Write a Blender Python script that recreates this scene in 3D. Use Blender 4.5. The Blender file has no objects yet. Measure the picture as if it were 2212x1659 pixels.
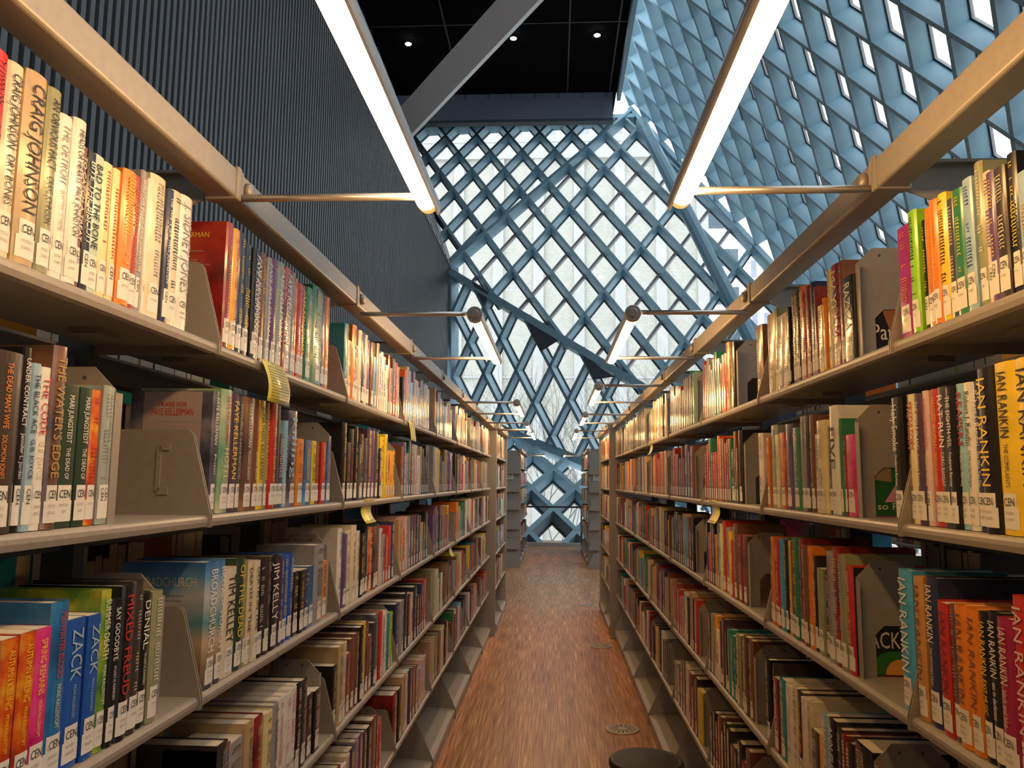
import bpy, bmesh, math, random
from math import sin, cos, pi, radians
from mathutils import Vector, Matrix

SC = bpy.context.scene
COL = SC.collection
FZ = 1.5                      # eye height above the floor
# ------------------------------------------------------------------ camera
F_PX, YAW, PITCH, ROLL = 1705.0, .0541, .1223, .009
cam_d = bpy.data.cameras.new('camera')
cam_d.sensor_width = 36.0
cam_d.lens = F_PX / 2212 * 36.0
cam_d.clip_start, cam_d.clip_end = .05, 400
cam = bpy.data.objects.new('camera', cam_d)
COL.objects.link(cam)
_fw = Vector((-sin(YAW) * cos(PITCH), cos(YAW) * cos(PITCH), sin(PITCH)))
_r0 = Vector((cos(YAW), sin(YAW), 0))
_u0 = _r0.cross(_fw)
_r = cos(ROLL) * _r0 + sin(ROLL) * _u0
_u = -sin(ROLL) * _r0 + cos(ROLL) * _u0
cam.matrix_world = Matrix(((_r.x, _u.x, -_fw.x, 0), (_r.y, _u.y, -_fw.y, 0), (_r.z, _u.z, -_fw.z, FZ), (0, 0, 0, 1)))
SC.camera = cam
# ------------------------------------------------------------------ world, exposure
w = bpy.data.worlds.new('overcast_sky'); SC.world = w; w.use_nodes = True
bg = w.node_tree.nodes['Background']
bg.inputs[0].default_value = (.86, .94, 1.0, 1)
bg.inputs[1].default_value = 3.1
SC.view_settings.view_transform = 'Standard'
SC.view_settings.look = 'None'
SC.view_settings.exposure = 0.0
SC.view_settings.gamma = 1.0
SC.view_settings.use_curve_mapping = False
SC.cycles.max_bounces = 6
SC.cycles.diffuse_bounces = 3
SC.cycles.glossy_bounces = 2
SC.cycles.transparent_max_bounces = 8
SC.cycles.caustics_reflective = False
SC.cycles.caustics_refractive = False
SC.cycles.sample_clamp_indirect = 6.0
SC.cycles.adaptive_threshold = .025
LAMP_COL, LAMP_W = (1.0, .57, .22), 40.0

# ------------------------------------------------------------------ materials
MATS = {}
def nt_mat(name):
    m = bpy.data.materials.new(name); m.use_nodes = True
    return m, m.node_tree.nodes, m.node_tree.links, m.node_tree.nodes['Principled BSDF']
def mat(name, col, rough=.5, metal=0, coat=0, var=0, scale=20, stretch=(1, 1, 1), spec=.5, bump=0):
    if name in MATS: return MATS[name]
    m, N, L, P = nt_mat(name)
    c = (*col, 1)
    P.inputs['Base Color'].default_value = c
    P.inputs['Roughness'].default_value = rough
    P.inputs['Metallic'].default_value = metal
    P.inputs['Coat Weight'].default_value = coat
    P.inputs['Coat Roughness'].default_value = .12
    P.inputs['Specular IOR Level'].default_value = spec
    if var or bump:
        tc = N.new('ShaderNodeTexCoord'); mp = N.new('ShaderNodeMapping'); nz = N.new('ShaderNodeTexNoise')
        mp.inputs['Scale'].default_value = stretch
        nz.inputs['Scale'].default_value = scale; nz.inputs['Detail'].default_value = 4
        L.new(tc.outputs['Object'], mp.inputs[0]); L.new(mp.outputs[0], nz.inputs[0])
        if var:
            rp = N.new('ShaderNodeValToRGB')
            rp.color_ramp.elements[0].position = .3; rp.color_ramp.elements[1].position = .7
            rp.color_ramp.elements[0].color = tuple(max(0, x * (1 - var)) for x in col) + (1,)
            rp.color_ramp.elements[1].color = tuple(min(1, x * (1 + var)) for x in col) + (1,)
            L.new(nz.outputs[0], rp.inputs[0]); L.new(rp.outputs[0], P.inputs['Base Color'])
        if bump:
            b = N.new('ShaderNodeBump'); b.inputs['Strength'].default_value = bump; b.inputs['Distance'].default_value = .002
            L.new(nz.outputs[0], b.inputs['Height']); L.new(b.outputs[0], P.inputs['Normal'])
    MATS[name] = m
    return m
def art(name, cols, mode='noise', scale=9, rough=.3):
    """printed jacket art: several inks mixed by noise or stacked by height"""
    m, N, L, P = nt_mat(name)
    P.inputs['Roughness'].default_value = rough
    P.inputs['Coat Weight'].default_value = .7; P.inputs['Coat Roughness'].default_value = .1
    tc = N.new('ShaderNodeTexCoord'); nz = N.new('ShaderNodeTexNoise')
    nz.inputs['Scale'].default_value = scale; nz.inputs['Detail'].default_value = 5
    L.new(tc.outputs['Object'], nz.inputs[0])
    rp = N.new('ShaderNodeValToRGB')
    while len(rp.color_ramp.elements) < len(cols): rp.color_ramp.elements.new(.5)
    n = len(cols)
    for i, c in enumerate(cols):
        rp.color_ramp.elements[i].position = (.32 + .36 * i / (n - 1)) if mode == 'noise' else i / (n - 1)
        rp.color_ramp.elements[i].color = (*c, 1)
    if mode == 'noise':
        L.new(nz.outputs[0], rp.inputs[0])
    else:
        sp = N.new('ShaderNodeSeparateXYZ'); L.new(tc.outputs['Object'], sp.inputs[0])
        a = N.new('ShaderNodeMath'); a.operation = 'MULTIPLY'; a.inputs[1].default_value = 1 / .235
        L.new(sp.outputs[2], a.inputs[0])
        b = N.new('ShaderNodeMath'); b.operation = 'MULTIPLY_ADD'; b.inputs[1].default_value = .35; b.inputs[2].default_value = -.17
        L.new(nz.outputs[0], b.inputs[0])
        s = N.new('ShaderNodeMath'); L.new(a.outputs[0], s.inputs[0]); L.new(b.outputs[0], s.inputs[1])
        L.new(s.outputs[0], rp.inputs[0])
    L.new(rp.outputs[0], P.inputs['Base Color'])
    MATS[name] = m
    return m

STEEL = mat('rack_grey_steel', (.36, .325, .28), .42, .25, var=.05, scale=60)
STEEL_D = mat('rack_upright_steel', (.10, .115, .13), .5, .2)
SILVER = mat('brushed_aluminium', (.62, .58, .54), .32, .75)
BLUE = mat('painted_blue_steel', (.24, .395, .485), .45, 0, var=.08, scale=3)
BLUE_T = mat('painted_glazing_bar', (.36, .34, .33), .5)
GASKET = mat('dark_gasket', (.05, .07, .09), .6)
DARKW = mat('charcoal_metal_rib', (.085, .085, .09), .42, .0, var=.10, spec=.35, scale=2, stretch=(1, 1, .05))
DARKG = mat('charcoal_groove', (.028, .032, .044), .6, 0)
CEIL = mat('black_acoustic_ceiling', (.005, .003, .003), .95, spec=.05)
FASCIA = mat('blue_grey_fascia', (.16, .20, .26), .6, var=.05, scale=2)
BRACE = mat('painted_brace_steel', (.86, .81, .78), .85)
PAPER = mat('white_label_paper', (.80, .78, .72), .55)
INK = mat('black_ink', (.02, .02, .02), .6)
GINK = mat('grey_ink', (.35, .33, .31), .6)
YTAG = mat('yellow_tag_sheet', (.82, .72, .12), .3, coat=.6)
RUBBER = mat('black_rubber', (.018, .018, .02), .5, bump=.3, scale=300)
STOOLM = mat('dark_grey_stool_shell', (.05, .048, .05), .45)
TREAD = mat('worn_grey_stool_tread', (.020, .018, .018), .6, var=.3, scale=18)
GRILLE = mat('grille_beige_metal', (.55, .48, .40), .45, .3)
BARK = mat('tree_bark', (.10, .095, .09), .9)
PAVE = mat('pale_pavement', (.42, .42, .42), .8, var=.05, scale=1)

def pages_mat():
    m, N, L, P = nt_mat('page_paper')
    tc = N.new('ShaderNodeTexCoord'); wv = N.new('ShaderNodeTexNoise'); mp = N.new('ShaderNodeMapping')
    mp.inputs['Scale'].default_value = (4, 1500, 4); wv.inputs['Scale'].default_value = 1.0
    L.new(tc.outputs['Object'], mp.inputs[0]); L.new(mp.outputs[0], wv.inputs[0])
    rp = N.new('ShaderNodeValToRGB'); rp.color_ramp.elements[0].color = (.42, .35, .25, 1); rp.color_ramp.elements[1].color = (.80, .72, .58, 1)
    rp.color_ramp.elements[0].position = .3; rp.color_ramp.elements[1].position = .6
    L.new(wv.outputs[0], rp.inputs[0]); L.new(rp.outputs[0], P.inputs['Base Color']); P.inputs['Roughness'].default_value = .8
    return m
PAGES = pages_mat()
def floor_mat():
    m, N, L, P = nt_mat('strand_wood_floor')
    tc = N.new('ShaderNodeTexCoord')
    def nz(sc, s, det=3):
        mp = N.new('ShaderNodeMapping'); mp.inputs['Scale'].default_value = sc
        n = N.new('ShaderNodeTexNoise'); n.inputs['Scale'].default_value = s; n.inputs['Detail'].default_value = det
        L.new(tc.outputs['Object'], mp.inputs[0]); L.new(mp.outputs[0], n.inputs[0]); return n
    fine = nz((130, 2.6, 1), 1.0, 4); broad = nz((7, .5, 1), 1.0, 2)
    r1 = N.new('ShaderNodeValToRGB')
    for i, (p, c) in enumerate([(.30, (.15, .060, .022)), (.44, (.46, .205, .088)), (.55, (.58, .285, .130)), (.68, (.88, .60, .32))]):
        if i > 1: r1.color_ramp.elements.new(p)
    for i, (p, c) in enumerate([(.30, (.15, .060, .022)), (.44, (.46, .205, .088)), (.55, (.58, .285, .130)), (.68, (.88, .60, .32))]):
        r1.color_ramp.elements[i].position = p; r1.color_ramp.elements[i].color = (*c, 1)
    L.new(fine.outputs[0], r1.inputs[0])
    r2 = N.new('ShaderNodeValToRGB'); r2.color_ramp.elements[0].color = (.78, .74, .72, 1); r2.color_ramp.elements[1].color = (1.15, 1.1, 1.05, 1)
    r2.color_ramp.elements[0].position = .35; r2.color_ramp.elements[1].position = .65
    L.new(broad.outputs[0], r2.inputs[0])
    mx = N.new('ShaderNodeMix'); mx.data_type = 'RGBA'; mx.blend_type = 'MULTIPLY'; mx.inputs[0].default_value = 1
    L.new(r1.outputs[0], mx.inputs[6]); L.new(r2.outputs[0], mx.inputs[7]); L.new(mx.outputs[2], P.inputs['Base Color'])
    P.inputs['Roughness'].default_value = .38
    return m
FLOORM = floor_mat()
def glass_mat():
    m = bpy.data.materials.new('window_glass'); m.use_nodes = True
    N, L = m.node_tree.nodes, m.node_tree.links
    N.remove(N['Principled BSDF'])
    t = N.new('ShaderNodeBsdfTransparent'); t.inputs[0].default_value = (.83, .855, .86, 1)
    g = N.new('ShaderNodeBsdfGlossy'); g.inputs[1].default_value = .02
    fr = N.new('ShaderNodeFresnel'); fr.inputs[0].default_value = 1.45
    mx = N.new('ShaderNodeMixShader')
    L.new(fr.outputs[0], mx.inputs[0]); L.new(t.outputs[0], mx.inputs[1]); L.new(g.outputs[0], mx.inputs[2])
    L.new(mx.outputs[0], N['Material Output'].inputs[0])
    return m
GLASS = glass_mat()
def emit(name, col, s):
    m = bpy.data.materials.new(name); m.use_nodes = True
    N, L = m.node_tree.nodes, m.node_tree.links
    N.remove(N['Principled BSDF'])
    e = N.new('ShaderNodeEmission'); e.inputs[0].default_value = (*col, 1); e.inputs[1].default_value = s
    L.new(e.outputs[0], N['Material Output'].inputs[0]); return m
TUBE = emit('glowing_diffuser', LAMP_COL, LAMP_W)
CAPM = emit('warm_diffuser_tip', (1.0, .50, .13), 1.15)
SPOT = emit('downlight_lens', (.92, .93, 1.0), 160.0)
def masonry(name, base, mortar, sc, bw=.5, rh=.25, ms=.03):
    m, N, L, P = nt_mat(name)
    tc = N.new('ShaderNodeTexCoord'); mp = N.new('ShaderNodeMapping'); mp.inputs['Rotation'].default_value = (radians(90), 0, 0)
    b = N.new('ShaderNodeTexBrick'); b.inputs['Scale'].default_value = sc
    b.inputs['Color1'].default_value = (*base, 1); b.inputs['Color2'].default_value = tuple(x * .86 for x in base) + (1,)
    b.inputs['Mortar'].default_value = (*mortar, 1); b.inputs['Mortar Size'].default_value = ms
    b.inputs['Brick Width'].default_value = bw; b.inputs['Row Height'].default_value = rh
    L.new(tc.outputs['Object'], mp.inputs[0]); L.new(mp.outputs[0], b.inputs[0]); L.new(b.outputs[0], P.inputs['Base Color'])
    P.inputs['Roughness'].default_value = .9
    return m
CONC = masonry('pale_block_facade', (.58, .555, .485), (.47, .45, .41), 2.2)
CONC2 = mat('pale_concrete_pilaster', (.53, .52, .50), .9, var=.04, scale=.6)

# ------------------------------------------------------------------ mesh helpers
class MB:
    def __init__(s): s.v, s.f, s.mi = [], [], []
    def quad(s, pts, mi=0):
        n = len(s.v); s.v += [tuple(p) for p in pts]; s.f.append(tuple(range(n, n + len(pts)))); s.mi.append(mi)
    def box(s, lo, hi, mi=0):
        x0, y0, z0 = lo; x1, y1, z1 = hi; n = len(s.v)
        s.v += [(x0, y0, z0), (x1, y0, z0), (x1, y1, z0), (x0, y1, z0), (x0, y0, z1), (x1, y0, z1), (x1, y1, z1), (x0, y1, z1)]
        for f in ((0, 3, 2, 1), (4, 5, 6, 7), (0, 1, 5, 4), (1, 2, 6, 5), (2, 3, 7, 6), (3, 0, 4, 7)):
            s.f.append(tuple(n + i for i in f)); s.mi.append(mi)
    def frame_box(s, p, q, wd, dd, w, d0, d1, mi=0):
        """beam from p to q; wd unit width dir, dd unit depth dir, half width w, depth from d0 to d1"""
        n = len(s.v)
        for e in (p, q):
            for a, b in ((-w, d0), (w, d0), (w, d1), (-w, d1)): s.v.append(tuple(e + wd * a + dd * b))
        for f in ((0, 1, 2, 3), (7, 6, 5, 4), (0, 4, 5, 1), (1, 5, 6, 2), (2, 6, 7, 3), (3, 7, 4, 0)):
            s.f.append(tuple(n + i for i in f)); s.mi.append(mi)
    def tube(s, p, q, r, r2=None, seg=12, mi=0, cap=True):
        p, q = Vector(p), Vector(q); d = (q - p).normalized()
        a = d.orthogonal().normalized(); b = d.cross(a); r2 = r if r2 is None else r2; n = len(s.v)
        for e, rr in ((p, r), (q, r2)):
            for i in range(seg):
                t = 2 * pi * i / seg; s.v.append(tuple(e + a * cos(t) * rr + b * sin(t) * rr))
        for i in range(seg):
            j = (i + 1) % seg; s.f.append((n + i, n + j, n + seg + j, n + seg + i)); s.mi.append(mi)
        if cap:
            s.f.append(tuple(n + i for i in reversed(range(seg)))); s.mi.append(mi)
            s.f.append(tuple(n + seg + i for i in range(seg))); s.mi.append(mi)
    def prism(s, poly, ax, t0, t1, mi=0):
        """extrude a 2-D outline along axis ax ('x','y','z')"""
        def P(u, v, t): return {'x': (t, u, v), 'y': (u, t, v), 'z': (u, v, t)}[ax]
        n = len(s.v); k = len(poly)
        s.v += [P(u, v, t0) for u, v in poly] + [P(u, v, t1) for u, v in poly]
        s.f.append(tuple(n + i for i in range(k))); s.f.append(tuple(n + k + i for i in reversed(range(k)))); s.mi += [mi, mi]
        for i in range(k):
            j = (i + 1) % k; s.f.append((n + i, n + k + i, n + k + j, n + j)); s.mi.append(mi)
    def mesh(s, name, mats, smooth=False, fix=True):
        me = bpy.data.meshes.new(name); me.from_pydata(s.v, [], s.f)
        for m in mats: me.materials.append(m)
        me.polygons.foreach_set('material_index', s.mi)
        if fix:
            bm = bmesh.new(); bm.from_mesh(me); bmesh.ops.recalc_face_normals(bm, faces=bm.faces); bm.to_mesh(me); bm.free()
        if smooth:
            me.polygons.foreach_set('use_smooth', [True] * len(me.polygons))
        me.update(); return me
def put(name, me, parent=None, loc=(0, 0, 0), rz=0):
    o = bpy.data.objects.new(name, me); COL.objects.link(o); o.location = loc; o.rotation_euler = (0, 0, rz)
    if parent: o.parent = parent
    return o
def bevel(o, w, seg=2, ang=40):
    m = o.modifiers.new('b', 'BEVEL'); m.width = w; m.segments = seg; m.limit_method = 'ANGLE'; m.angle_limit = radians(ang)
    m.harden_normals = False
    return o
def tag(o, label, cat, group=None):
    o['label'] = label; o['category'] = cat
    if group: o['group'] = group
    return o
def struct(o, label=None):
    o['kind'] = 'structure'
    if label: o['label'] = label
    return o
def copy_tree(o, parent=None):
    c = o.copy(); COL.objects.link(c)
    if parent: c.parent = parent
    for ch in list(o.children): copy_tree(ch, c)
    return c
# ---- text
TXT = {}
def text_mesh(s):
    if s in TXT: return TXT[s]
    cu = bpy.data.curves.new('t', 'FONT'); cu.body = s; cu.size = 1; cu.resolution_u = 2
    ob = bpy.data.objects.new('t', cu)
    me = bpy.data.meshes.new_from_object(ob)
    bpy.data.objects.remove(ob); bpy.data.curves.remove(cu)
    xs = [v.co.x for v in me.vertices] or [0]; ys = [v.co.y for v in me.vertices] or [0]
    x0, x1 = min(xs), max(xs)
    for v in me.vertices: v.co.x -= (x0 + x1) / 2; v.co.y -= .36
    me.materials.clear(); me.materials.append(INK)
    TXT[s] = (me, x1 - x0)
    return TXT[s]
def lettering(name, s, parent, origin, ax, ay, length, height, m, bold=True):
    """lay s on a surface: centred at origin, reading along ax, letters up along ay"""
    me, wd = text_mesh(s)
    if wd <= 0: return None
    sx = length / wd; sy = min(height / .74, sx * 1.9); sx = min(sx, sy * 1.25)
    ax, ay = Vector(ax), Vector(ay); az = ax.cross(ay)
    o = bpy.data.objects.new(name, me); COL.objects.link(o)
    o.parent = parent
    o.matrix_local = Matrix(((ax.x * sx, ay.x * sy, az.x, origin[0]), (ax.y * sx, ay.y * sy, az.y, origin[1]), (ax.z * sx, ay.z * sy, az.z, origin[2]), (0, 0, 0, 1)))
    if m is not INK:
        o.material_slots[0].link = 'OBJECT'; o.material_slots[0].material = m
    return o

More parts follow.
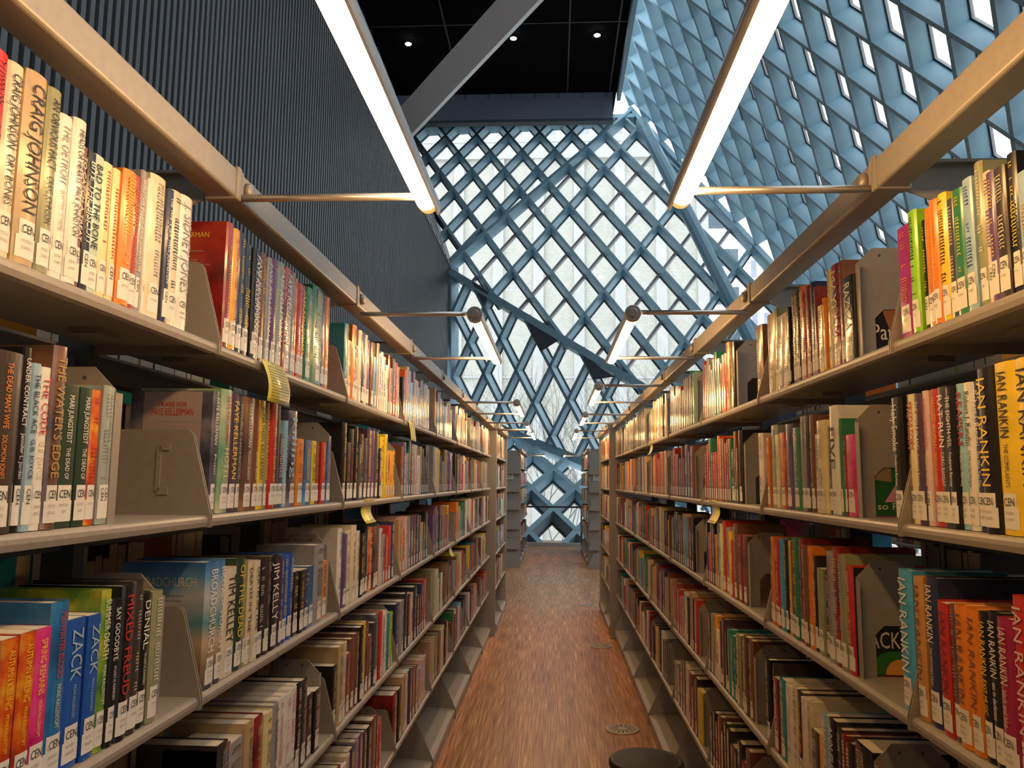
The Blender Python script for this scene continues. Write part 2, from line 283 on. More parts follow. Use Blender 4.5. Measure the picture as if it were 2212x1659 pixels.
BOOKS = """
L00;0.7998;0.0406;0.236;R;;;
L00;0.8412;0.0274;0.236;CR;CRAIG JOHNSON|DRY BONES;K;
L00;0.8694;0.0396;0.241;TN;CRAIG JOHNSON;K;
L00;0.9097;0.0262;0.239;OL;AN OBVIOUS FACT|CRAIG JOHNSON;K;
L00;0.9367;0.0263;0.217;W;THE DETROIT|ELECTRIC SCHEME;GR;
L00;0.9638;0.0271;0.224;W;HEADS OR HEARTS  PAUL JOHNSTON;K;
L00;0.9916;0.0127;0.196;BR;TO CATCH A TREAT;W;
L00;1.0052;0.0171;0.195;K;BITE THE BISCUIT;W;
L00;1.0231;0.0246;0.199;MT;BAD TO THE BONE;K;
L00;1.0485;0.0217;0.198;PY;;R;
L00;1.0710;0.0178;0.197;PY;;R;
L00;1.0896;0.0340;0.205;O;;Y;
L00;1.1244;0.0229;0.209;RB;;O;
L00;1.1482;0.0138;0.226;GR;SKELETON BLUES  PAUL JOHNSTON;W;
L00;1.1628;0.0081;0.218;W;;;
L00;1.1717;0.0481;0.231;CR;;;
L00;1.2206;0.0178;0.223;N;THE WHITE SEA  PAUL JOHNSTON;W;
L00;1.2392;0.0328;0.229;CR;;;
L00;1.2728;0.0438;0.234;W;J. SIDNEY JONES;GR;
L10;0.8448;0.0608;0.210;DB;THE DEAD MAN'S WIFE|SOLOMON JONES;O;
L10;0.9063;0.0145;0.221;K;UNDER CONTRACT|Jennifer L. Jordan;W;
L10;0.9216;0.0173;0.204;PB;THE BLACK ACE|G.B. JOYCE;K;
L10;0.9397;0.0215;0.202;W;THE CODE|G.B. JOYCE;R;
L10;0.9621;0.0273;0.233;BB;THE WATER'S EDGE;GO;
L10;0.9901;0.0408;0.186;DG;MARI JUNGSTEDT|THE DEAD OF;W;
L10;1.0318;0.0271;0.187;DG;MARI JUNGSTEDT|THE DEAD OF;W;
L10;1.0597;0.0215;0.187;OR;;R;
L10;1.0820;0.0185;0.196;SG;;GR;
L10;1.1013;0.0151;0.196;SG;;GR;
L20;0.8870;0.0236;0.200;W;;;
L20;0.9114;0.0296;0.193;OR;AUTUMN KILLING|MONS KALLENTOFT;Y;
L20;0.9418;0.0296;0.195;OR;AUTUMN KILLING|MONS KALLENTOFT;Y;
L20;0.9721;0.0328;0.194;PK;SPRING REMAINS|MONS KALLENTOFT;Y;
L20;1.0058;0.0379;0.221;B;MIDWINTER BLOOD|MONS KALLENTOFT;R;
L20;1.0444;0.0410;0.193;BL;ZACK|MONS KALLENTOFT;PB;
L20;1.0863;0.0312;0.192;BL;ZACK|MONS KALLENTOFT;PB;
L20;1.1183;0.0231;0.222;YG;SUMMER DEATH|MONS KALLENTOFT;W;
L20;1.1421;0.0209;0.207;K;SAY GOODBYE|STUART M. KAMINSKY;W;
L20;1.1638;0.0323;0.222;K;MIXED FREUD;R;
L20;1.1969;0.0291;0.225;DB;;;
L20;1.2268;0.0274;0.204;K;DENIAL|STUART M. KAMINSKY;W;
L20;1.2550;0.0302;0.202;OL;;W;
L01;1.4529;0.0301;0.245;DR;;Y;KELLERMAN
L01;1.4838;0.0332;0.243;OY;;R;
L01;1.5178;0.0294;0.246;N;;Y;
L01;1.5480;0.0435;0.234;K;;Y;
L01;1.5922;0.0327;0.235;K;FAYE KELLERMAN;W;
L01;1.6257;0.0272;0.236;K;FAYE KELLERMAN;W;
L01;1.6537;0.0291;0.243;BR;;Y;
L01;1.6836;0.0250;0.241;GR;FAYE KELLERMAN;W;
L01;1.7094;0.0333;0.246;P;;Y;
L01;1.7435;0.0369;0.248;SG;FAYE KELLERMAN;W;
L01;1.7812;0.0624;0.248;DR;FAYE KELLERMAN;W;
L01;1.8444;0.0200;0.249;GR;;;
L01;1.8652;0.0238;0.241;O;;R;
L01;1.8898;0.0331;0.235;R;;;
L01;1.9237;0.0307;0.238;R;FAYE KELLERMAN;Y;
L01;1.9552;0.0483;0.242;G;;;
L01;2.0043;0.0947;0.260;G;;;
L01;2.0998;0.0310;0.254;P;;;
L01;2.1316;0.0377;0.257;O;;;
L11;1.4508;0.0223;0.230;SL;FAYE KELLERMAN|Prism;W;PRAISE FOR|FAYE KELLERMAN
L11;1.4738;0.0491;0.237;LG;FAYE KELLERMAN|HOTEL;R;
L11;1.5237;0.0345;0.233;DP;FAYE KELLERMAN;Y;
L11;1.5590;0.0216;0.230;DGR;DOUBLE HOMICIDE;GR;
L11;1.5815;0.0639;0.234;BB;FAYE KELLERMAN|KILLING SEASON;W;
L11;1.6461;0.0268;0.233;BR;FAYE KELLERMAN|BONE BOX;R;
L11;1.6737;0.0428;0.236;Y;JONATHAN KELLERMAN;K;
L11;1.7172;0.0192;0.234;OL;JONATHAN KELLERMAN;Y;
L11;1.7373;0.0407;0.235;R;;Y;
L11;1.7787;0.0254;0.234;DGR;;R;
L11;1.8049;0.0386;0.171;N;;;
L11;1.8444;0.0226;0.204;SK;GENESIS;PB;
L11;1.8678;0.0622;0.231;SL;killing;PB;
L11;1.9307;0.0540;0.166;O;;R;
L11;1.9856;0.0707;0.166;B;;Y;
L11;2.0570;0.0390;0.167;Y;;K;
L11;2.0968;0.0417;0.167;BR;;O;
L11;2.1394;0.0457;0.168;R;;Y;
L11;2.1858;0.0391;0.170;B;;O;
L21;1.4471;0.0550;0.228;BS;BROADCHURCH;W;BROADCHURCH
L21;1.5029;0.0283;0.228;BS;BROADCHURCH;W;
L21;1.5321;0.0651;0.207;CR;TIM KELLEY;K;
L21;1.5979;0.0428;0.221;DG;OF THE DEAD;Y;
L21;1.6416;0.0145;0.213;OL;;Y;
L21;1.6569;0.0259;0.209;CR;DEATH IN THE;K;
L21;1.6835;0.0289;0.208;CR;DEATH IN THE;K;
L21;1.7133;0.0351;0.201;K;;W;
L21;1.7492;0.0328;0.209;DB;;GR;
L21;1.7827;0.0620;0.207;K;JIM KELLY;W;
L21;1.8456;0.0198;0.203;DP;;;
L21;1.8662;0.0460;0.204;BL;;Y;
L21;1.9129;0.0398;0.202;BL;;W;
L21;1.9535;0.0429;0.154;K;;Y;
L21;1.9972;0.0347;0.153;K;;Y;
L21;2.0327;0.0421;0.152;N;;Y;
L21;2.0756;0.0434;0.155;B;;K;
L21;2.1199;0.0878;0.206;GR;;;
L21;2.2084;0.0375;0.156;O;;;
L31;1.5554;0.0642;0.200;BR;;K;
L31;1.5554;0.0486;0.209;DB;;;
L31;1.6048;0.0760;0.194;GR;;;
L31;1.6816;0.0443;0.213;TN;;K;
L31;1.7267;0.0566;0.208;DR;;;
L31;1.7841;0.0519;0.203;PY;;K;
L31;1.8368;0.0340;0.208;GR;;K;
L31;1.8716;0.0417;0.211;W;;R;
L31;1.9141;0.0433;0.210;W;;R;
L31;1.9583;0.0473;0.212;W;;R;
L31;2.0064;0.0408;0.211;K;;W;
L31;2.0480;0.0525;0.209;DB;;GR;
L31;2.1012;0.0552;0.158;K;;W;
L31;2.1573;0.0566;0.157;K;;W;
L02;2.3462;0.0393;0.225;TL;;;
L02;2.3863;0.0414;0.180;OY;;;
L02;2.4285;0.0485;0.237;O;;;
L02;2.4779;0.0396;0.180;CR;;;
L02;2.5183;0.0404;0.237;CR;;;
L02;2.5595;0.0420;0.237;K;;;
L02;2.6022;0.0341;0.237;PKW;;;
L02;2.6371;0.0405;0.225;P;;;
L02;2.6784;0.0428;0.225;BR;;;
L12;2.3462;0.0487;0.237;K;;;
L12;2.3957;0.0531;0.180;K;;;
L12;2.4497;0.0533;0.225;K;;;
L12;2.5038;0.0408;0.237;K;;;
L12;2.5839;0.0464;0.217;DB;;;
L12;2.6310;0.0440;0.205;DGR;;;
L12;2.6758;0.0568;0.237;DP;;;
L12;2.7334;0.0539;0.237;P;;;
L12;2.7881;0.0518;0.237;DGR;;;
L12;2.8922;0.0532;0.225;Y;;;
L22;2.3462;0.0454;0.237;W;;;
L22;2.3924;0.0559;0.217;P;;;
L22;2.4491;0.0559;0.225;CR;;;
L22;2.5058;0.0600;0.237;CR;;;
L22;2.5666;0.0435;0.217;CR;;;
L22;2.6110;0.0446;0.205;K;;;
L22;2.6564;0.0426;0.205;K;;;
L22;2.6998;0.0445;0.225;N;;;
L22;2.7451;0.0572;0.217;OR;;;
L22;2.8031;0.0422;0.217;BB;;;
L22;2.8460;0.0521;0.225;DG;;;
L22;3.0414;0.0597;0.205;R;;;
L32;2.3462;0.0390;0.180;K;;;
L32;2.3860;0.0529;0.225;TN;;;
L32;2.4397;0.0517;0.225;CR;;;
L32;2.4922;0.0584;0.180;DR;;;
L32;2.5515;0.0428;0.217;BR;;;
L32;2.5951;0.0425;0.225;BR;;;
L32;2.6384;0.0536;0.237;K;;;
L32;2.6928;0.0519;0.237;Y;;;
L32;2.7455;0.0436;0.237;BB;;;
L32;2.7898;0.0525;0.180;BR;;;
L32;2.8431;0.0458;0.217;DGR;;;
L32;2.8897;0.0546;0.237;SL;;;
L32;3.0277;0.0575;0.225;W;;;
L42;2.7915;0.0627;0.217;K;;;
L42;2.8549;0.0664;0.225;BR;;;
L33;3.2602;0.0778;0.217;N;;;
L33;3.3388;0.0815;0.217;GR;;;
L33;3.4211;0.0724;0.237;K;;;
L33;3.6359;0.0888;0.237;K;;;
L43;3.2602;0.0837;0.205;DR;;;
L43;3.3447;0.0763;0.205;K;;;
L43;3.4218;0.0790;0.237;TN;;;
L43;3.5016;0.0837;0.237;W;;;
R00;1.0070;0.0265;0.155;PB;;O;
R00;1.0343;0.0198;0.190;K;;Y;
R00;1.0550;0.0257;0.180;DB;;CR;
R00;1.0815;0.0179;0.182;P;;Y;
R00;1.1002;0.0169;0.190;CR;;P;
R00;1.1179;0.0204;0.212;OL;;W;
R00;1.1391;0.0254;0.197;PB;;BL;
R00;1.1653;0.0287;0.191;G;;Y;
R00;1.1948;0.0199;0.185;DGR;;;
R00;1.2155;0.0246;0.202;Y;;K;
R00;1.2409;0.0250;0.201;O;;OY;
R00;1.2667;0.0261;0.198;O;;OY;
R00;1.2936;0.0152;0.184;K;;Y;
R00;1.3129;0.0294;0.209;LM;;K;
R00;1.3431;0.0493;0.195;MG;;O;
R10;1.0206;0.0435;0.230;Y;IAN RANKIN;K;
R10;1.0650;0.0520;0.231;Y;IAN RANKIN|THE COMPLAINTS;K;
R10;1.1177;0.0367;0.229;K;IAN RANKIN;Y;
R10;1.1552;0.0237;0.214;N;Robert J. Randisi|The Way You Die;W;
R10;1.1797;0.0246;0.216;W;Robert J. Randisi|Fly Me to the Morgue;K;
R10;1.2051;0.0237;0.217;SK;REAPERS|Frederick Ramsay;R;
R10;1.2295;0.0207;0.214;K;THE EIGHTH VEIL|Frederick Ramsay;W;
R10;1.2511;0.0274;0.218;DGR;RAT RUN|CARO RAMSAY;W;
R10;1.2793;0.0297;0.218;R;HANGED WOMAN|FREDERICK RAMSAY;OY;
R10;1.3097;0.0184;0.218;PKW;BUFFALO MOUNTAIN|Frederick Ramsay;R;
R10;1.3289;0.0275;0.216;DP;THE WOLF ISLAND|Frederick Ramsay;W;
R10;1.3572;0.0259;0.218;PY;PREDATORS|Frederick Ramsay;R;
R10;1.3840;0.0194;0.220;BR;THE VIRGIN|Frederick Ramsay;GO;
R10;1.4042;0.0500;0.219;K;Holy Smoke|Frederick Ramsay;W;
R20;1.0734;0.0328;0.239;R;IAN RANKIN;PKW;
R20;1.1070;0.0377;0.205;RM;IAN RANKIN|black and blue;CR;
R20;1.1455;0.0274;0.208;K;IAN RANKIN|set in darkness;W;
R20;1.1736;0.0247;0.203;K;IAN RANKIN|EXIT MUSIC;Y;
R20;1.1992;0.0287;0.204;O;IAN RANKIN;BR;
R20;1.2287;0.0339;0.205;O;IAN RANKIN;BR;
R20;1.2633;0.0213;0.201;BB;;;
R20;1.2854;0.0295;0.199;R;IAN RANKIN;DR;
R20;1.3157;0.0111;0.201;R;IAN RANKIN;DR;
R20;1.3276;0.0390;0.233;N;IAN RANKIN|THE IMPOSSIBLE DEAD;W;
R20;1.3674;0.0326;0.230;OT;IAN RANKIN;BR;
R20;1.4009;0.0624;0.235;SB;IAN RANKIN;W;
R01;1.6040;0.0557;0.175;K;RAZYZA;W;Patty H
R01;1.6605;0.0256;0.220;BR;;;
R01;1.6869;0.0541;0.223;DR;MAYHEM;CR;
R01;1.7418;0.0266;0.220;PY;;;
R01;1.7692;0.0150;0.164;O;;;
R01;1.7850;0.0330;0.152;Y;;K;
R01;1.8188;0.0199;0.203;DR;;;
R01;1.8396;0.0369;0.220;N;;;
R01;1.8772;0.0323;0.220;DR;;;
R01;1.9104;0.0452;0.229;OR;;Y;
R01;1.9564;0.0382;0.227;DB;;Y;
R01;1.9953;0.0333;0.230;BR;;;
R01;2.0295;0.0317;0.201;K;;Y;
R01;2.0619;0.0425;0.195;OY;;;
R01;2.1052;0.0510;0.196;SG;;;
R01;2.1571;0.0319;0.228;OL;;;
R01;2.1897;0.0739;0.222;TN;;;
R01;2.2644;0.1278;0.216;BR;;Y;
R11;1.6440;0.0475;0.167;PK;;O;so Presse
R11;1.6922;0.0136;0.167;DR;;;
R11;1.7067;0.0150;0.204;G;;;
R11;1.7225;0.0495;0.234;W;FIVE;K;
R11;1.7728;0.0206;0.192;SL;;;
R11;1.7941;0.0614;0.208;PY;;GR;
R11;1.8564;0.0339;0.180;CR;;;
R11;1.8911;0.0277;0.228;BR;;;
R11;1.9195;0.0315;0.229;DGR;;;
R11;1.9519;0.0355;0.229;GR;;;
R11;1.9882;0.0660;0.205;G;;CR;
R11;2.0550;0.0617;0.219;P;;;
R11;2.1174;0.0475;0.200;OR;;Y;
R11;2.1657;0.0333;0.197;PY;;SK;
R11;2.1998;0.0616;0.226;SG;;;
R11;2.2622;0.0244;0.194;O;;K;
R11;2.2873;0.0874;0.211;W;;;
R21;1.6760;0.0338;0.215;R;;;JACKPOT
R21;1.7106;0.0356;0.235;OL;;;
R21;1.7470;0.0365;0.247;DR;;;
R21;1.7843;0.0388;0.235;GR;;;
R21;1.8238;0.0356;0.190;N;;;
R21;1.8602;0.0384;0.190;OL;;;
R21;1.8995;0.0245;0.215;K;;;
R21;1.9248;0.0313;0.235;O;;;
R21;1.9570;0.0388;0.235;BR;;;
R21;1.9965;0.0342;0.247;DR;;;
R21;2.0315;0.0381;0.247;G;;;
R21;2.0704;0.0259;0.235;BR;;;
R21;2.0971;0.0314;0.235;Y;;;
R21;2.1293;0.0279;0.235;K;;;
R21;2.1580;0.0326;0.235;SB;;;
R21;2.1914;0.0330;0.227;R;;;
R21;2.2252;0.0243;0.227;DR;;;
R21;2.2503;0.0275;0.235;O;;;
R21;2.2786;0.0284;0.190;P;;;
R31;1.6226;0.0957;0.208;K;;CR;
R31;1.7739;0.0321;0.204;DB;;;
R31;1.8068;0.0437;0.211;K;ANN PURSER;W;
R31;1.8513;0.0405;0.209;PB;ANN PURSER;W;
R31;1.8927;0.0354;0.156;OY;;;
R31;1.9289;0.0506;0.151;DGR;;;
R31;1.9803;0.0291;0.206;CR;;K;
R31;2.0102;0.0316;0.205;W;;R;
R31;2.0426;0.0427;0.210;DB;;;
R31;2.0861;0.0442;0.209;CR;;K;
R31;2.1311;0.0556;0.201;W;;GR;
R31;2.1875;0.0667;0.201;TL;;W;
R31;2.2549;0.0418;0.192;DR;;W;
R31;2.2975;0.0414;0.223;DB;;Y;
R31;2.3398;0.0387;0.224;K;;W;
R02;2.7015;0.0438;0.225;DR;;;
R02;2.7461;0.0427;0.237;TN;;;
R12;2.5940;0.0457;0.237;K;;;
R12;2.7016;0.0464;0.180;K;;;
R22;2.5757;0.0567;0.215;BB;;;
R22;2.6333;0.0573;0.215;DR;;;
R22;2.6913;0.0560;0.247;BR;;;
R22;2.7865;0.0492;0.215;Y;;;
R22;2.8365;0.0453;0.227;GR;;;
R22;2.8826;0.0477;0.247;R;;;
R32;2.5392;0.0509;0.237;BR;;;
R32;2.5909;0.0538;0.237;BB;;;
R32;2.6455;0.0391;0.180;BB;;;
R32;2.6854;0.0573;0.225;OL;;;
R32;2.7436;0.0394;0.205;K;;;
R32;2.7837;0.0500;0.205;TL;;;
R32;2.8724;0.0520;0.205;K;;;
R32;2.9643;0.0508;0.217;N;;;
R32;3.0680;0.0521;0.225;OY;;;
R33;3.5947;0.0783;0.237;TN;;;
R43;3.4166;0.0828;0.205;Y;;;
R43;3.5002;0.0730;0.237;K;;;
R43;3.6377;0.0873;0.225;BR;;;
"""
REST_T = """
L00;0.7998;-0.0005;0.228;N;;;
L10;0.8448;0.0014;0.203;DR;;;
L02;2.7220;0.0460;0.180;SB;;;
L02;2.7688;0.0323;0.237;TN;;;
L02;2.8019;0.0364;0.205;CR;;;
L02;2.8391;0.0323;0.217;W;;;
L02;2.8722;0.0463;0.205;CR;;;
L02;2.9193;0.0440;0.180;W;;;
L02;2.9641;0.0313;0.225;BR;;;
L02;2.9962;0.0497;0.180;TN;;;
L02;3.0467;0.0493;0.225;BR;;;
L02;3.0968;0.0433;0.217;R;;;
L02;3.1409;0.0425;0.205;TN;;;
L12;2.5454;0.0377;0.180;DGR;;;
L12;2.8406;0.0507;0.180;K;;;
L12;2.9462;0.0409;0.237;Y;;;
L12;2.9879;0.0479;0.178;OY;;;
L12;3.0366;0.0413;0.178;OY;;;
L12;3.0787;0.0590;0.178;OY;;;
L22;2.8989;0.0442;0.205;PKW;;;
L22;2.9440;0.0462;0.180;GR;;;
L22;2.9910;0.0496;0.180;R;;;
L22;3.1020;0.0540;0.217;N;;;
L32;2.9451;0.0393;0.237;R;;;
L32;2.9852;0.0417;0.217;PKW;;;
L32;3.0860;0.0449;0.205;TL;;;
L32;3.1317;0.0426;0.205;LM;;;
L42;2.3462;0.0655;0.217;W;;;
L42;2.4125;0.0408;0.217;BR;;;
L42;2.4541;0.0595;0.205;W;;;
L42;2.5145;0.0446;0.217;CR;;;
L42;2.5599;0.0660;0.217;N;;;
L42;2.6267;0.0410;0.225;GR;;;
L42;2.6685;0.0633;0.225;P;;;
L42;2.7325;0.0581;0.217;DB;;;
L42;2.9221;0.0467;0.217;DR;;;
L42;2.9696;0.0493;0.180;R;;;
L03;3.2602;0.0446;0.180;K;;;
L03;3.3056;0.0473;0.217;OR;;;
L03;3.3537;0.0459;0.237;TN;;;
L03;3.4004;0.0465;0.225;PB;;;
L03;3.4477;0.0457;0.180;SK;;;
L03;3.4942;0.0514;0.237;P;;;
L03;3.5464;0.0422;0.205;OY;;;
L03;3.5894;0.0509;0.205;PB;;;
L03;3.6411;0.0364;0.180;SG;;;
L03;3.6784;0.0432;0.217;BR;;;
L03;3.7224;0.0440;0.225;P;;;
L03;3.7672;0.0395;0.217;DR;;;
L03;3.8074;0.0534;0.217;GR;;;
L03;3.8617;0.0434;0.217;TN;;;
L03;3.9058;0.0545;0.205;GR;;;
L13;3.2602;0.0510;0.205;BR;;;
L13;3.3120;0.0580;0.225;P;;;
L13;3.3708;0.0617;0.180;GR;;;
L13;3.4333;0.0453;0.237;TL;;;
L13;3.4795;0.0570;0.225;DR;;;
L13;3.5373;0.0555;0.225;LG;;;
L13;3.5935;0.0544;0.225;PKW;;;
L13;3.6488;0.0410;0.180;W;;;
L13;3.6905;0.0389;0.180;W;;;
L13;3.7303;0.0477;0.225;OL;;;
L13;3.7787;0.0565;0.217;K;;;
L13;3.8360;0.0444;0.180;K;;;
L13;3.8812;0.0505;0.237;K;;;
L13;3.9326;0.0460;0.237;K;;;
L23;3.2602;0.0586;0.217;TN;;;
L23;3.3196;0.0746;0.180;O;;;
L23;3.3951;0.0637;0.225;PKW;;;
L23;3.4596;0.0592;0.225;OL;;;
L23;3.5196;0.0689;0.225;DP;;;
L23;3.5893;0.0691;0.225;DR;;;
L23;3.6591;0.0686;0.225;K;;;
L23;3.7285;0.0679;0.217;DGR;;;
L23;3.7972;0.0614;0.180;OY;;;
L23;3.8594;0.0610;0.180;DGR;;;
L23;3.9212;0.0757;0.225;K;;;
L33;3.4942;0.0721;0.217;K;;;
L33;3.5671;0.0680;0.217;CR;;;
L33;3.7255;0.0644;0.180;K;;;
L33;3.7907;0.0595;0.180;K;;;
L33;3.8510;0.0634;0.225;N;;;
L33;3.9152;0.0634;0.237;R;;;
L43;3.5861;0.0619;0.225;N;;;
L43;3.6489;0.0746;0.217;BR;;;
L43;3.7243;0.0837;0.205;BR;;;
L43;3.8087;0.0826;0.180;GR;;;
L43;3.8921;0.0725;0.205;PKW;;;
L43;3.9654;0.0589;0.205;PKW;;;
R00;0.9517;0.0265;0.145;W;;;
R00;0.9790;0.0272;0.151;TN;;;
R00;1.3096;0.0025;0.174;BR;;;
R10;0.9799;0.0400;0.225;DB;;;
R20;1.0201;0.0525;0.246;DR;;;
R31;1.7191;0.0299;0.193;DB;;;
R31;1.7498;0.0232;0.200;DR;;R;
R02;2.6671;0.0336;0.225;K;;;
R02;2.7897;0.0397;0.205;R;;;
R02;2.8302;0.0346;0.205;O;;;
R02;2.8656;0.0458;0.180;BR;;;
R02;2.9122;0.0461;0.205;PB;;;
R02;2.9591;0.0404;0.237;G;;;
R02;3.0003;0.0402;0.217;PB;;;
R02;3.0413;0.0350;0.180;SG;;;
R02;3.0771;0.0304;0.205;OL;;;
R02;3.1083;0.0376;0.237;GR;;;
R02;3.1467;0.0418;0.217;GR;;;
R02;3.1893;0.0317;0.237;RB;;;
R12;2.6405;0.0308;0.180;DG;;;
R12;2.6721;0.0287;0.237;BR;;;
R12;2.7488;0.0316;0.217;G;;;
R12;2.7812;0.0305;0.217;DR;;;
R12;2.8124;0.0401;0.205;BR;;;
R12;2.8533;0.0345;0.225;DR;;;
R12;2.8886;0.0444;0.225;BR;;;
R12;2.9339;0.0325;0.237;OR;;;
R12;2.9671;0.0457;0.180;BR;;;
R12;3.0136;0.0341;0.180;R;;;
R12;3.0485;0.0392;0.180;BR;;;
R12;3.0885;0.0452;0.237;G;;;
R12;3.1345;0.0407;0.217;R;;;
R12;3.1760;0.0450;0.180;DR;;;
R22;2.7481;0.0376;0.190;R;;;
R22;2.9311;0.0386;0.235;PY;;;
R22;2.9706;0.0400;0.247;GR;;;
R22;3.0114;0.0458;0.190;O;;;
R22;3.0580;0.0407;0.227;N;;;
R22;3.0995;0.0460;0.235;BB;;;
R22;3.1464;0.0362;0.190;R;;;
R22;3.1834;0.0376;0.235;K;;;
R32;2.8345;0.0371;0.217;TL;;;
R32;2.9252;0.0384;0.237;DP;;;
R32;3.0160;0.0512;0.180;W;;;
R32;3.1209;0.0449;0.217;GR;;;
R32;3.1666;0.0544;0.217;DG;;;
R42;2.5940;0.0476;0.237;BR;;;
R42;2.6424;0.0611;0.180;DR;;;
R42;2.7043;0.0590;0.225;K;;;
R42;2.7641;0.0436;0.180;K;;;
R42;2.8085;0.0597;0.180;BB;;;
R42;2.8691;0.0540;0.217;K;;;
R42;2.9238;0.0394;0.225;DG;;;
R42;2.9640;0.0617;0.180;K;;;
R42;3.0265;0.0446;0.217;BR;;;
R42;3.0720;0.0459;0.180;DR;;;
R42;3.1186;0.0488;0.205;K;;;
R42;3.1682;0.0528;0.180;K;;;
R03;3.4166;0.0555;0.225;LG;;;
R03;3.4729;0.0425;0.237;G;;;
R03;3.5162;0.0425;0.225;TN;;;
R03;3.5595;0.0520;0.225;BR;;;
R03;3.6123;0.0390;0.225;TN;;;
R03;3.6521;0.0562;0.225;BR;;;
R03;3.7091;0.0559;0.180;GR;;;
R03;3.7659;0.0386;0.205;R;;;
R03;3.8053;0.0540;0.205;TN;;;
R03;3.8601;0.0497;0.217;PKW;;;
R03;3.9106;0.0529;0.225;OL;;;
R03;3.9642;0.0605;0.180;SG;;;
R03;4.0255;0.0613;0.237;OL;;;
R03;4.0876;0.0474;0.237;BR;;;
R13;3.4897;0.0681;0.225;BR;;;
R13;3.5586;0.0697;0.205;DGR;;;
R13;3.6291;0.0775;0.237;P;;;
R13;3.7074;0.0542;0.180;BR;;;
R13;3.7624;0.0502;0.237;BR;;;
R13;3.8134;0.0734;0.180;DR;;;
R13;3.8876;0.0584;0.205;DGR;;;
R13;3.9468;0.0596;0.205;O;;;
R13;4.0072;0.0732;0.237;R;;;
R13;4.0812;0.0538;0.205;BR;;;
R23;3.5080;0.0544;0.225;K;;;
R23;3.5632;0.0550;0.180;K;;;
R23;3.6190;0.0700;0.225;BR;;;
R23;3.6898;0.0565;0.225;SB;;;
R23;3.7471;0.0550;0.237;TN;;;
R23;3.8029;0.0657;0.205;SL;;;
R23;3.8694;0.0642;0.225;BR;;;
R23;3.9345;0.0576;0.237;K;;;
R23;3.9929;0.0634;0.237;DGR;;;
R23;4.0571;0.0779;0.205;K;;;
R33;3.4623;0.0687;0.225;R;;;
R33;3.5318;0.0621;0.217;K;;;
R33;3.6738;0.0603;0.205;K;;;
R33;3.7349;0.0675;0.217;W;;;
R33;3.8032;0.0621;0.180;GR;;;
R33;3.8661;0.0644;0.180;PK;;;
R33;3.9313;0.0825;0.205;RB;;;
R33;4.0145;0.0543;0.225;RB;;;
R33;4.0697;0.0653;0.205;R;;;
R43;3.5740;0.0629;0.180;DR;;;
R43;3.7257;0.0699;0.237;W;;;
R43;3.7965;0.0718;0.237;DGR;;;
R43;3.8690;0.0772;0.225;BR;;;
R43;3.9471;0.0868;0.180;SL;;;
R43;4.0346;0.1004;0.180;GR;;;
"""

# ------------------------------------------------------------------ racks
BAY = .914
LV = [FZ + .2502, FZ - .0665, FZ - .3830, FZ - .7206, FZ - 1.0639]       # shelf tops, first = top shelf
SIDE = {'L': dict(x=-.6248, y=1.4198, rz=0, s=-1, w='left'), 'R': dict(x=.5936, y=1.4054, rz=pi, s=1, w='right')}
DEP = .235                                                              # shelf depth
RAILZ = FZ + .526
ORD = ['nearest', 'second', 'third', 'fourth', 'fifth', 'sixth', 'seventh', 'eighth']
LVN = ['top', 'second', 'third', 'fourth', 'fifth']

def plate_poly(h=.155, drop=.022, d=DEP, back=.034):
    """outline of a shelf end plate: x from 0 (aisle edge) back to -d, z about the shelf top"""
    pts = [(.004, -drop), (.004, .0)]
    cx, cz, r = -back - .018, h - .018, .018
    for i in range(6):
        t = radians(12 + i * (90 - 12) / 5)
        pts.append((cx + r * cos(t), cz + r * sin(t)))
    pts += [(-d, h), (-d, -drop)]
    return pts
def plate_mesh(name, h=.155, drop=.022, d=DEP, back=.034):
    m = MB(); m.prism(plate_poly(h, drop, d, back), 'y', -.0012, .0012)
    for sy in (-1, 1):                                                   # pressed C-shaped grip
        for a, b in (((-.098, h * .78), (-.078, h * .80)), ((-.102, h * .30), (-.094, h * .78)), ((-.098, h * .26), (-.078, h * .29))):
            m.box((a[0], min(sy * .0012, sy * .0034), a[1] - .004), (b[0], max(sy * .0012, sy * .0034), b[1] + .004))
    return m.mesh(name, [STEEL])
PLATE = plate_mesh('end_plate')
BPLATE = plate_mesh('base_end_plate', .20, .055, DEP + .004, .085)
def shelf_mesh():
    m = MB(); L = BAY / 2 - .002
    # folded sheet: deck, rounded front lip, back lip
    prof = [(-DEP, 0), (-.008, 0), (-.003, -.002), (-.0005, -.006), (0, -.012), (-.002, -.020), (-.012, -.022), (-.014, -.020), (-.014, -.006), (-DEP, -.006)]
    m.prism(prof, 'y', -L, L)
    for y in (-.3, .3): m.box((-.17, y - .03, -.016), (-.12, y + .03, -.0065))     # stiffener clips underneath
    return m.mesh('shelf', [STEEL])
SHELF = shelf_mesh()
def base_mesh():
    m = MB(); L = BAY / 2 - .002
    m.prism([(-DEP - .006, .11), (-.03, .098), (0, .092), (.004, .085), (-.01, .0), (-DEP - .006, 0)], 'y', -L, L)
    return m.mesh('base_shelf', [STEEL])
BASE = base_mesh()
def upright_mesh():
    m = MB(); m.box((-.03, -.016, 0), (.03, .016, RAILZ + .03))
    for z in range(6, 76): pass
    return m.mesh('upright', [STEEL_D])
UPR = upright_mesh()
def bracket_mesh():
    m = MB(); m.prism([(.207, .05), (.207, .0), (.0, -.085), (.0, .056)], 'y', -.002, .002)
    m.box((0, -.012, .05), (.207, .012, .056))
    return m.mesh('rail_bracket', [STEEL])
BRK = bracket_mesh()
CROSS = MB(); CROSS.box((-.008, -BAY / 2 + .02, -.02), (.008, BAY / 2 - .02, .02)); CROSS = CROSS.mesh('cross_tie', [STEEL_D])

